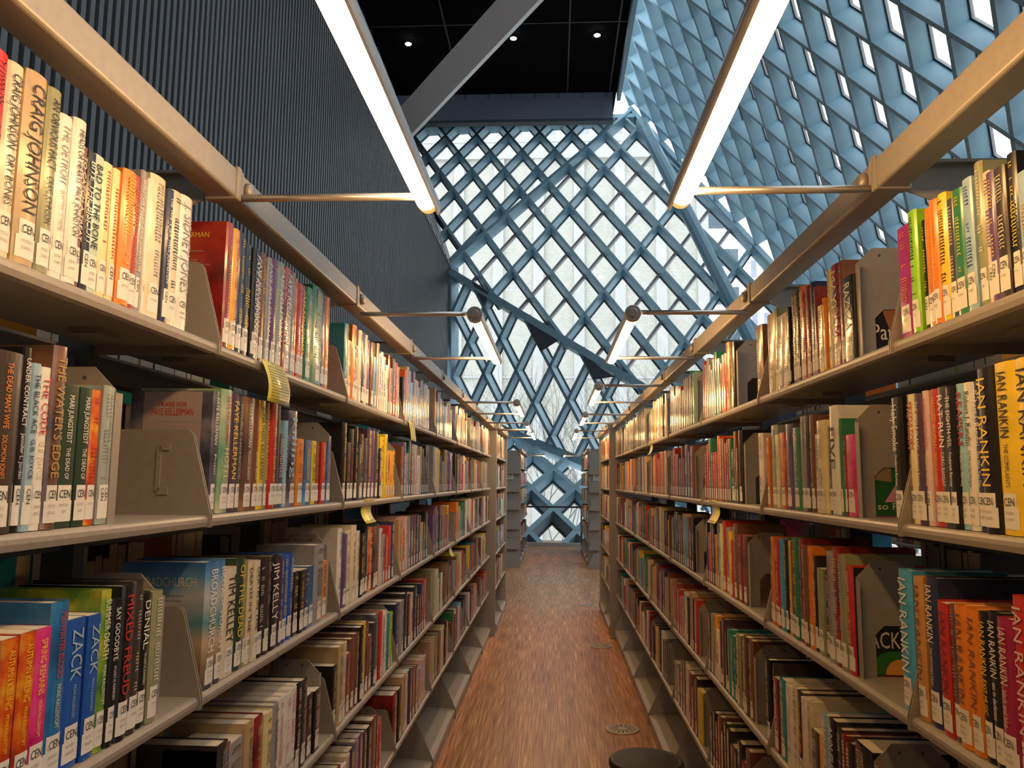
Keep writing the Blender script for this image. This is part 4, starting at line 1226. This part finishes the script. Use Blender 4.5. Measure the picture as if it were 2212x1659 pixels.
ca = me.color_attributes.new('ink', 'FLOAT_COLOR', 'CORNER')
buf = []
for p, c in zip(me.polygons, cb.c): buf += list((*c, 1)) * p.loop_total
ca.data.foreach_set('color', buf)
fb = put('shelved_books', me); fb['kind'] = 'stuff'
tag(fb, 'rows of assorted library books filling the farther and rear shelves', 'books')

# ------------------------------------------------------------------ yellow tags hanging from shelf lips
def shelf_tag(sd, lv, y, wd, ln, lines, label, curl=.25, text=None):
    S = SIDE[sd]; s = S['s']
    m = MB(); n = 10; pts = []
    for i in range(n + 1):
        t = i / n; pts.append((.004 + .030 * sin(t * pi * .9) * curl + .012 * t * t, -ln * t))
    m.v = []
    for i, (x, z) in enumerate(pts):
        for yy in (-wd / 2, wd / 2): m.v.append((x, yy, z + .004))
    for i in range(n): m.f.append((2 * i, 2 * i + 1, 2 * i + 3, 2 * i + 2)); m.mi.append(0)
    me = m.mesh('shelf_tag', [YTAG], True, fix=False)
    o = put('shelf_tag', me, None, (S['x'] , y, LV[lv] - .001), S['rz'])
    sm = o.modifiers.new('s', 'SOLIDIFY'); sm.thickness = .0007; sm.offset = 0
    def at(t):
        i = min(int(t * n), n - 1); u = t * n - i
        return pts[i][0] * (1 - u) + pts[i + 1][0] * u + .0022, -ln * t + .004
    m = MB(); r4 = random.Random(int(y * 100))
    for q in range(lines):
        t = .22 + .70 * q / max(1, lines - 1); x, z = at(t); a = -wd * .40; 
        while a < wd * .36:
            l = r4.uniform(.002, .006); m.quad([(x, a, z), (x, min(a + l, wd * .4), z), (x, min(a + l, wd * .4), z + .0018), (x, a, z + .0018)]); a += l + .0013
    put('printed_lines', m.mesh('printed_lines', [INK], fix=False), o)
    if text:
        x, z = at(.12); lettering('tag_heading', text, o, (x + .0004, 0, z), (0, 1, 0), (0, 0, 1), wd * .78, .007, INK)
    tag(o, label, 'shelf tag')
def ysh(sd, lv, k, f): return SIDE[sd]['y'] + (k - 1 + f) * BAY
shelf_tag('L', 0, 1.69, .135, .090, 11, 'large yellow printed tag hanging from the left top shelf nearest the viewer', .5, 'Jonathan Kellerman')
shelf_tag('L', 0, 3.39, .12, .085, 11, 'narrow-looking yellow printed tag farther along the left top shelf', .2)
shelf_tag('L', 1, 2.67, .14, .080, 2, 'plain yellow tag curling below the second shelf on the left', -.6)
shelf_tag('L', 2, 4.90, .12, .08, 2, 'small yellow tag hanging under the left third shelf far along', -.6)
shelf_tag('R', 0, 4.94, .12, .085, 2, 'yellow tag hanging from the right top shelf far along', -.5)
shelf_tag('R', 1, 3.02, .14, .085, 2, 'yellow tag curling below the second shelf on the right', -.6)

# ------------------------------------------------------------------ room shell
Z = lambda z: z + FZ
CH = Z(12.3)
m = MB(); m.box((-6, -5, -.3), (9.9, 20.6, 0)); struct(put('floor', m.mesh('floor', [FLOORM])))
m = MB(); m.box((-3.4, -5, 0), (-3.22, 23.3, Z(6.45)))
wl = put('wall_left', m.mesh('wall_left', [DARKG])); struct(wl)
m = MB(); y = 1.2
while y < 23.2:
    m.box((-3.23, y, 0), (-3.185, y + .052, Z(6.45))); y += .1
ribs = put('wall_rib_cladding', m.mesh('wall_rib_cladding', [DARKW]), wl)
m = MB(); m.box((-3.42, -5, Z(6.44)), (-3.17, 23.3, Z(6.50))); put('coping', m.mesh('coping', [DARKW]), wl)
# leaning dark wall above it
m = MB()
a, b = Vector((-3.2, 0, Z(6.45))), Vector((-5.25, 0, Z(12.5)))
m.quad([(a.x, -5, a.z), (a.x, 26.5, a.z), (b.x, 26.5, b.z), (b.x, -5, b.z)]); m.quad([(a.x - .2, -5, a.z), (a.x - .2, 26.5, a.z), (b.x - .2, 26.5, b.z), (b.x - .2, -5, b.z)])
wu = struct(put('wall_upper_left', m.mesh('wall_upper_left', [mat('charcoal_upper_sheet', (.05, .052, .058), .7)])))
m = MB()
for i in range(5):
    yy = 19.2 + i * .9; m.tube((a.x + .05, yy, a.z), (b.x + .1, yy, b.z), .012, seg=6)
put('hanging_wires', m.mesh('hanging_wires', [SILVER]), wu)
m = MB(); m.box((-6, -5.2, 0), (9.9, -5, 6.8)); struct(put('wall_back', m.mesh('wall_back', [DARKW])))
m = MB(); x = -5.6                                                       # tall unseen glazing, added behind the viewer to light faces turned to the camera
while x < 8: m.box((x - .04, -5.2, 6.8), (x + .04, -5.0, CH)); x += 1.5
for zz in (6.85, 9.0, 11.4, CH - .05): m.box((-6, -5.2, zz - .05), (9.9, -5.0, zz + .05))
wb = struct(put('added_fill_window', m.mesh('added_fill_window', [BLUE])))
m = MB(); m.quad([(-6, -5.1, 6.8), (9.9, -5.1, 6.8), (9.9, -5.1, CH), (-6, -5.1, CH)]); put('pane', m.mesh('pane', [GLASS], fix=False), wb)
m = MB(); m.box((-6, -5, CH), (1.95, 26.4, CH + .3)); cl = struct(put('ceiling', m.mesh('ceiling', [CEIL])))
m = MB()
for x in (-3.0, .39, 1.72): m.box((x - .02, -5, CH - .02), (x + .02, 23.8, CH))
for yy in (12, 16, 20): m.box((-6, yy - .02, CH - .012), (1.95, yy + .02, CH))
put('ceiling_joint', m.mesh('ceiling_joint', [mat('ceiling_joint_grey', (.03, .028, .026), .6)]), cl)
m = MB(); m.box((1.95, -5, CH - .30), (2.07, 23.9, CH + .3)); struct(put('trim_1', m.mesh('trim_1', [mat('pale_blue_edge_trim', (.22, .33, .38), .5)])))
m = MB(); m.box((-5.2, 23.9, Z(11.36)), (1.82, 24.1, CH)); fs = struct(put('trim_2', m.mesh('trim_2', [FASCIA])))
m = MB(); m.box((-5.2, 23.86, Z(11.33)), (1.84, 24.14, Z(11.42)))
for i in range(9): m.box((-4.4 + i * .75, 23.86, CH - .16), (-4.37 + i * .75, 23.9, CH - .02))
put('flange', m.mesh('flange', [GASKET]), fs)

CAMP = Vector((0, 0, FZ))
def ray(px, py):
    return (_r * ((px - 1106) / F_PX) + _u * ((829.5 - py) / F_PX) + _fw)
def on_plane(px, py, P0, n):
    d = ray(px, py); return CAMP + d * ((P0 - CAMP).dot(n) / d.dot(n))

# ceiling downlights
for (px, py, lb) in ((882, 93, 'round white downlight in the dark ceiling left of the pale brace'), (1109, 81, 'round white downlight in the dark ceiling just right of the pale brace'), (1290, 74, 'round white downlight in the dark ceiling nearest the blue lattice')):
    p = on_plane(px, py, Vector((0, 0, CH)), Vector((0, 0, 1)))
    o = bpy.data.objects.new('ceiling_light', None); COL.objects.link(o); o.location = (p.x, p.y, CH)
    m = MB(); m.tube((0, 0, -.004), (0, 0, -.03), .10, seg=28); put('trim_ring', m.mesh('trim_ring', [GASKET]), o)
    m = MB(); m.tube((0, 0, -.02), (0, 0, -.04), .078, seg=28); put('lens', m.mesh('lens', [SPOT]), o)
    tag(o, lb, 'ceiling light', 'round downlights in the dark ceiling')
# ------------------------------------------------------------------ lattice facade (four leaning facets)
V = Vector
def pl(O, a, b, n):
    O = V(O); O.z += FZ; a, b, n = V(a), V(b), V(n).normalized()
    if (O - CAMP).dot(n) < 0: n = -n                                     # n points outwards
    return dict(O=O, a=a, b=b, n=n)
P0 = pl((-.0246, 19.9597, -.6495), (.5655, -.6356, -.5018), (.5755, .8293, .5172), (.0857, -.5693, .8176))
P2 = pl((-1.1104, 22.3994, 3.1595), (.4913, -.1309, -.953), (.487, -.3536, .9797), (-.4391, -.8924, -.1038))
P1 = pl((-3.8466, 25.1246, 10.2886), (.5153, -.4343, -.7947), (.5728, .3554, .7823), (-.0596, -.8917, .4487))
P3 = pl((4.8785, 13.3637, 8.199), (.4601, .6609, -.7662), (.4446, -.5012, -.7932), (.8658, -.0232, .4999))
def half(P, ref):
    """half space bounded by facet plane P that contains point ref"""
    s = (ref - P['O']).dot(P['n']); n = P['n'] * (1 if s > 0 else -1)
    return (P['O'], n)
def hs(o, n): return (V(o), V(n))
refs = {k: on_plane(*px, P['O'], P['n']) for k, px, P in (('p1', (1200, 450), P1), ('p2', (1150, 820), P2), ('p0', (1195, 1100), P0), ('p3', (1800, 200), P3))}
FLR, TOP = hs((0, 0, 0), (0, 0, 1)), hs((0, 0, CH + .02), (0, 0, -1))
W2n = V((-(b.z - a.z), 0, (b.x - a.x))).normalized()
if W2n.x < 0: W2n = -W2n
WL, WU = hs((-3.2, 0, 0), (1, 0, 0)), (V((-3.2, 0, Z(6.45))), W2n)
CL = {'p1': [half(P2, refs['p1']), half(P3, refs['p1']), TOP, WU, FLR], 'p2': [half(P1, refs['p2']), half(P0, refs['p2']), half(P3, refs['p2']), WL, FLR],
      'p0': [half(P2, refs['p0']), FLR, hs((-3.2, 0, 0), (1, 0, 0)), half(P3, refs['p0'])],
      'p3': [half(P1, refs['p3']), FLR, TOP, hs((0, -5, 0), (0, 1, 0))]}
CL['p3'][2] = hs((0, 0, CH + 1.2), (0, 0, -1))
ptop = on_plane(1100, 262, P1['O'], P1['n'])
CL['p1'][2] = hs(ptop, (0, 0, -1))
def clip_seg(p, q, hss):
    t0, t1 = 0.0, 1.0; d = q - p
    for o, n in hss:
        a_ = (p - o).dot(n); b_ = d.dot(n)
        if abs(b_) < 1e-9:
            if a_ < 0: return None
            continue
        t = -a_ / b_
        if b_ > 0: t0 = max(t0, t)
        else: t1 = min(t1, t)
    if t1 - t0 < 1e-4: return None
    return p + d * t0, p + d * t1
def clip_poly(poly, hss):
    for o, n in hss:
        out = []
        for i in range(len(poly)):
            p, q = poly[i], poly[(i + 1) % len(poly)]; a_, b_ = (p - o).dot(n), (q - o).dot(n)
            if a_ >= 0: out.append(p)
            if (a_ >= 0) != (b_ >= 0): out.append(p + (q - p) * (a_ / (a_ - b_)))
        poly = out
        if len(poly) < 3: return None
    return poly
def facet(name, P, hss, sa, sb, ra, rb, wd=.043, dd=.36, sel=None, extra=None, mw=.062):
    """sa/sb: index ranges of the two families; ra/rb: how far each line runs"""
    n = P['n']; m = MB(); g = MB(); k = MB()
    def line(p, q, kind='full', h=hss):
        c = clip_seg(p, q, h)
        if not c: return
        p, q = c; d = (q - p).normalized(); wv = d.cross(n).normalized()
        if kind == 'full':
            m.frame_box(p, q, wv, n, wd, 0, dd); g.frame_box(p, q, wv, n, mw, dd, dd + .06)
            k.frame_box(p, q, wv, n, mw + .012, dd - .008, dd)
        elif kind == 'thin': g.frame_box(p, q, wv, n, .042, dd - .06, dd + .06)
    for i in range(*sa):                                                 # lines running along b, one for each index i
        for kd, h in (sel(i) if sel else [('full', [])]):
            line(P['O'] + P['a'] * i + P['b'] * rb[0], P['O'] + P['a'] * i + P['b'] * rb[1], kd, hss + h)
    for j in range(*sb):
        line(P['O'] + P['b'] * j + P['a'] * ra[0], P['O'] + P['b'] * j + P['a'] * ra[1])
    o = struct(put(name, m.mesh(name, [BLUE], fix=False)))
    put('glazing_bar', g.mesh('glazing_bar', [BLUE_T], fix=False), o)
    if k.f: put('gasket', k.mesh('gasket', [GASKET], fix=False), o)
    big = [P['O'] + P['a'] * x + P['b'] * y for x, y in ((-60, -60), (60, -60), (60, 60), (-60, 60))]
    pg = clip_poly(big, hss)
    if pg:
        e = MB(); e.quad([p + n * (dd + .03) for p in pg]); put('pane', e.mesh('pane', [GLASS], fix=False), o)
    return o
# long diagonal rib M across the upper facet, on whose far side every third bar is structural
Ma, Mb = on_plane(968, 571, P1['O'], P1['n']), on_plane(1365, 237, P1['O'], P1['n'])
Md = (Mb - Ma).normalized(); Mn = Md.cross(P1['n']).normalized()
if (on_plane(1000, 400, P1['O'], P1['n']) - Ma).dot(Mn) < 0: Mn = -Mn
left_of, right_of = [(Ma, Mn)], [(Ma, -Mn)]
def sel1(i):
    r = [('full', left_of)]
    r.append(('full' if i in (5, 8, 11, 14, 17) else 'thin', right_of)); return r
w1 = facet('window_1', P1, CL['p1'], (-6, 24), (-12, 26), (-20, 40), (-20, 40), sel=sel1)
w2 = facet('window_2', P2, CL['p2'], (-14, 16), (-12, 14), (-20, 24), (-20, 24))
w0 = facet('window_3', P0, CL['p0'], (-8, 8), (-8, 8), (-12, 12), (-12, 12), wd=.068, mw=.095)
w3 = facet('window_4', P3, CL['p3'], (-24, 26), (-26, 30), (-40, 40), (-40, 40))
fb_ = MB()
def beam(p, q, n, w_, d0, d1, tgt=None):
    (tgt or fb_).frame_box(p, q, (q - p).normalized().cross(n).normalized(), n, w_, d0, d1)
def fold(PA, PB, pa, pb):
    """points of the crease shared by two facets, nearest to two picture rays"""
    d = PA['n'].cross(PB['n']).normalized()
    A = on_plane(*pa, PA['O'], PA['n']); s = (A - PB['O']).dot(PB['n'])
    t = PA['n'].cross(d); A = A - t * (s / t.dot(PB['n']))
    B = on_plane(*pb, PA['O'], PA['n'])
    return A, A + d * (B - A).dot(d)
f1 = fold(P1, P2, (968, 571), (1750, 1100)); f0 = fold(P2, P0, (960, 897), (1500, 1066)); f3 = fold(P1, P3, (1360, 232), (1960, 880))
hd = V((0, 0, 1)).cross(P1['n']).normalized()
if hd.x < 0: hd = -hd
beam(ptop - hd * 4.2, ptop + hd * 4.3, P1['n'], .10, -.02, .40)
beam(Ma, Mb, P1['n'], .055, -.06, .38)
beam(f1[0], f1[1], (P1['n'] + P2['n']).normalized(), .10, -.03, .42)
beam(f0[0], f0[1], (P0['n'] + P2['n']).normalized(), .12, -.04, .40)
beam(f3[0], f3[1], P1['n'], .08, -.02, .42)
e0, e1 = on_plane(971, 576, P2['O'], P2['n']), on_plane(971, 900, P2['O'], P2['n'])
beam(e0, e1, P2['n'], .07, -.02, .40)
tr = struct(put('trim_3', fb_.mesh('trim_3', [BLUE], fix=False)))
# triangular gussets under the crease
gm = MB()
dn = (f1[1] - f1[0]).normalized()
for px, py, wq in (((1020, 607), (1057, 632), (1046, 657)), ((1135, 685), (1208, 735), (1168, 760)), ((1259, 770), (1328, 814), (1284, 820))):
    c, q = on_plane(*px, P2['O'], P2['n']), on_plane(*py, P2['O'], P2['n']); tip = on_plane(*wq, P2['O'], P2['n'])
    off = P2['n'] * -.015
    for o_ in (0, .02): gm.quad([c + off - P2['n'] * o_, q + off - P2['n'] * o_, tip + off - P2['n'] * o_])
put('gusset', gm.mesh('gusset', [mat('dark_gusset_steel', (.10, .11, .14), .6)], fix=False), tr)  # gussets have a darker steel than the blue frame

# leaning tubular column inside the upper facet
cn = P1['n']
def cpt(px, py, off): 
    return on_plane(px, py, P1['O'] + cn * off, cn)
m = MB(); m.tube(cpt(1385, 262, -.1), cpt(1655, 800, -.1), .20, seg=10); m.tube(cpt(1405, 300, .1), cpt(1470, 400, .1), .12, seg=8)
struct(put('column_brace', m.mesh('column_brace', [BLUE])))
# big pale brace rising to the ceiling
m = MB()
pA = CAMP + ray(846, 300) * (22.4 / ray(846, 300).y); pB = CAMP + ray(1170, -50) * (17.6 / ray(1170, -50).y)
d = (pB - pA).normalized(); wv = d.cross(V((0, 1, 0))).normalized(); dv = d.cross(wv).normalized()
if dv.y < 0: dv = -dv
# box section turned so that two faces show
q1 = (wv * cos(radians(-26)) + dv * sin(radians(-26))).normalized(); q2 = d.cross(q1).normalized()
for e in (pA, pB): pass
n0 = len(m.v)
for e in (pA, pB):
    for a_, b_ in ((-.37, -.28), (.37, -.28), (.37, .28), (-.37, .28)): m.v.append(tuple(e + q1 * a_ + q2 * b_))
for f in ((0, 1, 2, 3), (7, 6, 5, 4), (0, 4, 5, 1), (1, 5, 6, 2), (2, 6, 7, 3), (3, 7, 4, 0)): m.f.append(f); m.mi.append(0)
struct(put('column_diagonal', m.mesh('column_diagonal', [BRACE])))

# guard rail before the window
m = MB(); m.box((-1.6, 18.28, Z(-.60)), (1.6, 18.34, Z(-.56)))
gr = put('guard_rail', m.mesh('guard_rail', [GASKET])); tag(gr, 'thin dark guard rail standing before the low window lattice', 'railing')
for x in (-1.55, .62, 1.55):
    m = MB(); m.box((x - .018, 18.29, 0), (x + .018, 18.33, Z(-.60))); put('post', m.mesh('post', [GASKET]), gr)
m = MB(); m.box((-3.2, 18.62, 0), (4.5, 18.72, .09)); struct(put('baseboard_end', m.mesh('baseboard_end', [mat('pale_sill', (.45, .50, .54), .5)])))

# signs on the far end panels
def sign(x, z0, z1, wd, y, label, poster=False):
    m = MB(); m.box((x - wd / 2, y - .004, z0), (x + wd / 2, y, z1)); o = put('sign', m.mesh('sign', [PAPER])); tag(o, label, 'sign')
    m = MB(); r5 = random.Random(3)
    if poster:
        k = MB()
        for i, c in enumerate(((.08, .28, .5), (.5, .1, .05), (.6, .45, .1), (.1, .1, .1))):
            zz = z1 - .06 - i * (z1 - z0 - .1) / 4.2
            q = MB(); q.box((x - wd * .3, y - .006, zz - .09), (x + wd * .3, y - .004, zz - .01))
            put('poster_picture', q.mesh('poster_picture', [mat('poster_ink_%s' % 'abcd'[i], c, .5)]), o)
    for i in range(2):
        zz = (z1 + z0) / 2 + .02 - i * .04 if not poster else z0 + .05 - i * .02
        a_ = x - wd * .38
        while a_ < x + wd * .33:
            l = r5.uniform(.008, .02); m.quad([(a_, y - .0065, zz), (a_ + l, y - .0065, zz), (a_ + l, y - .0065, zz + .014), (a_, y - .0065, zz + .014)]); a_ += l + .006
    put('sign_print', m.mesh('sign_print', [GINK], fix=False), o)
sign(-.83, Z(.03), Z(.14), .22, 14.152, 'small white sign on the far left end panel')
sign(.80, Z(.02), Z(.13), .22, 14.152, 'small white sign on the far right end panel')
sign(.92, Z(-.58), Z(-.02), .20, 14.135, 'tall white poster with small pictures on the far right end panel', True)

# ------------------------------------------------------------------ floor outlets and kick stool
def vent(px, py, lab):
    p = on_plane(px, py, V((0, 0, 0)), V((0, 0, 1)))
    o = bpy.data.objects.new('floor_vent', None); COL.objects.link(o); o.location = (p.x, p.y, 0)
    m = MB(); m.tube((0, 0, .0005), (0, 0, .007), .105, .102, 40); bevel(put('cover_disc', m.mesh('cover_disc', [GRILLE]), o), .0015)
    m = MB()
    for i in range(16):
        t = 2 * pi * i / 16; d = V((cos(t), sin(t), 0)); w_ = V((-sin(t), cos(t), 0))
        p1, p2 = d * .030, d * .088
        m.quad([p1 - w_ * .0035 + V((0, 0, .0074)), p2 - w_ * .0045 + V((0, 0, .0074)), p2 + w_ * .0045 + V((0, 0, .0074)), p1 + w_ * .0035 + V((0, 0, .0074))])
    put('slots', m.mesh('slots', [INK], fix=False), o)
    tag(o, lab, 'floor vent', 'round slotted floor vents along the right of the aisle')
for px, py, q in ((1344, 1576, 'nearest to the black stool'), (1298, 1396, 'second from the black stool'), (1271, 1308, 'third from the black stool'), (1257, 1253, 'fourth from the black stool'), (1247, 1217, 'farthest one, by the aisle crossing')):
    vent(px, py, 'round metal floor vent with radial slots, ' + q)
p = on_plane(1396, 1640, V((0, 0, .42)), V((0, 0, 1)))
st = bpy.data.objects.new('kick_stool', None); COL.objects.link(st); st.location = (p.x, p.y, 0)
def lathe(prof, seg=48):
    m = MB(); k = len(prof)
    for i in range(seg):
        t = 2 * pi * i / seg
        for r, z in prof: m.v.append((r * cos(t), r * sin(t), z))
    for i in range(seg):
        j = (i + 1) % seg
        for q in range(k - 1): m.f.append((i * k + q, j * k + q, j * k + q + 1, i * k + q + 1)); m.mi.append(0)
    return m
m = lathe([(.0, .421), (.118, .421), (.128, .417)]); put('top_tread', m.mesh('top_tread', [TREAD], True, fix=True), st)
m = lathe([(.126, .418), (.139, .420), (.146, .412), (.147, .396), (.142, .385), (.126, .385)]); put('rim_bumper', m.mesh('rim_bumper', [RUBBER], True), st)
m = lathe([(.124, .39), (.134, .26), (.175, .255), (.185, .225), (.20, .08), (.212, .06), (.212, .015), (.20, .010)]); put('stool_body', m.mesh('stool_body', [STOOLM], True), st)
m = lathe([(.176, .262), (.215, .258), (.222, .248), (.215, .238), (.185, .236)]); put('step_ring', m.mesh('step_ring', [RUBBER], True), st)
tag(st, 'round black kick stool standing on the floor beside the right bookcases', 'stool')

# ------------------------------------------------------------------ outside
m = MB(); m.box((-60, 24, -14), (90, 140, -12)); struct(put('ground_outside', m.mesh('ground_outside', [PAVE])))
YB = 46.0
def xat(px, Y, py=500): d = ray(px, py); return d.x / d.y * Y
def zat(py, Y, px=1200): d = ray(px, py); return FZ + d.z / d.y * Y
xr = xat(1527, YB); zt = zat(301, YB)
bl_ = bpy.data.objects.new('facade_building', None); COL.objects.link(bl_); bl_.location = (0, YB, -12)
m = MB(); m.box((-30, 0, 0), (xr, 12, zt + 12)); put('wall_block', m.mesh('wall_block', [CONC]), bl_)
x = xr; i = 0
while x > -22:
    m = MB(); m.box((x - .62, -.22, 0), (x, 0, zt + 12.0)); put('pilaster', m.mesh('pilaster', [CONC2]), bl_); x -= 2.42
m = MB(); m.box((-30, -.3, zt + 10.7), (xr, 0, zt + 12.02)); m.box((-30, -.35, zt + 11.7), (xr + .05, 0, zt + 12.15)); put('cornice', m.mesh('cornice', [CONC2]), bl_)
for zz in (9.5, 19.5): 
    m = MB(); m.box((-30, -.1, zz), (xr, 0, zz + .12)); put('string_course', m.mesh('string_course', [CONC2]), bl_)
tag(bl_, 'pale block-faced building with flat pilasters across the street', 'building')
# slender finned tower behind it
Y2 = 95.0; x0, x1 = xat(1040, Y2), xat(1335, Y2)
tw = bpy.data.objects.new('finned_tower', None); COL.objects.link(tw); tw.location = (0, Y2, -12)
m = MB(); m.box((x0, 0, 0), (x1, 14, zat(272, Y2) + 12)); put('tower_wall', m.mesh('tower_wall', [mat('hazy_white_wall', (.72, .74, .76), .8)]), tw)
x = x0
while x < x1:
    m = MB(); m.box((x, -.5, 0), (x + .75, 0, zat(272, Y2) + 12)); put('fin', m.mesh('fin', [mat('grey_fin', (.40, .41, .43), .8)]), tw); x += 2.1
tag(tw, 'distant white tower with grey vertical fins above the block building', 'building')
# glass office block to the right
Y3 = 62.0; x0, x1 = xat(1528, Y3), xat(1602, Y3)
ob = bpy.data.objects.new('office_block', None); COL.objects.link(ob); ob.location = (0, Y3, -12)
WHT = mat('white_spandrel', (.74, .76, .78), .7); GLZ = mat('dark_window_band', (.09, .13, .17), .25)
zt3 = zat(452, Y3)
m = MB(); m.box((x0, 0, 0), (x1, 12, zt3 + 12)); put('office_wall', m.mesh('office_wall', [WHT]), ob)
zz = zt3 + 12 - 1.7
while zz > 0:
    m = MB(); m.box((x0 + .1, -.08, zz), (x1 - .35, 0, zz + 1.35)); put('window_band', m.mesh('window_band', [GLZ]), ob); zz -= 3.1
tag(ob, 'white office block with dark window bands right of the block building', 'building')
Y4 = 85.0; x0, x1 = xat(1604, Y4), xat(1760, Y4); zt4 = zat(550, Y4)
sb_ = bpy.data.objects.new('striped_building', None); COL.objects.link(sb_); sb_.location = (0, Y4, -12)
m = MB(); m.box((x0, 0, 0), (x1, 12, zt4 + 12)); put('striped_wall', m.mesh('striped_wall', [WHT]), sb_)
zz = zt4 + 9.3
while zz > 0:
    x = x0 + .8
    while x < x1 - 1:
        m = MB(); m.box((x, -.05, zz), (x + .55, 0, zz + 1.9)); put('window_slot', m.mesh('window_slot', [mat('grey_window_slot', (.32, .34, .40), .5)]), sb_); x += 1.25
        if x > x0 + 12: break
    zz -= 2.9
    if zz < zt4 + 12 - 16: break
tag(sb_, 'pale building with narrow grey slot windows at the far right outside', 'building')
# building seen through the side lattice
Bp = CAMP + ray(1905, 262) * (27 / ray(1905, 262).x)
m = MB(); m.box((27, -6, -12), (39, 26, Bp.z)); ng = put('neighbour_building', m.mesh('neighbour_building', [CONC2]))
m = MB(); m.box((26.9, -6, Bp.z - .9), (27, 26, Bp.z - .6)); 
for i in range(26): m.box((26.85, -5 + i * 1.2, Bp.z - 14), (27, -4.6 + i * 1.2, Bp.z - 1.2))
put('rib_band', m.mesh('rib_band', [WHT]), ng); tag(ng, 'pale concrete building seen through the side lattice windows', 'building')

# bare street trees
def tree(px, Y, top, seed, label, spread=1.0):
    rn = random.Random(seed); x = xat(px, Y, 850); H = zat(top, Y, px) + 12
    r = bpy.data.objects.new('bare_tree', None); COL.objects.link(r); r.location = (x, Y, -12)
    m = MB(); m.tube((0, 0, 0), (0, 0, H * .42), .10, .07, 8); put('trunk', m.mesh('trunk', [BARK]), r)
    m = MB()
    def grow(p, d, L, rad, lev):
        q = p + d * L; m.tube(p, q, rad, rad * .72, 4 if lev > 1 else 6, cap=False)
        if lev >= 6: return
        nb = 2 if rn.random() < .45 else 3
        for i in range(nb):
            nd = (d + V((rn.uniform(-.75, .75), rn.uniform(-.75, .75), rn.uniform(-.15, .5))) * spread * .8).normalized()
            grow(q if i < 2 else p + d * L * rn.uniform(.4, .8), nd, L * rn.uniform(.66, .86), rad * .68, lev + 1)
    for i in range(3):
        grow(V((0, 0, H * (.30 + .06 * i))), V((rn.uniform(-.5, .5), rn.uniform(-.5, .5), 1)).normalized(), H * .165, .048, 0)
    put('branches', m.mesh('branches', [BARK], fix=False), r)
    tag(r, label, 'tree', 'bare winter street trees outside')
tree(1092, 30, 735, 4, 'bare winter tree outside the left half of the low lattice')
tree(1395, 38, 712, 9, 'bare winter tree outside, just above the right bookcase rail', 1.25)
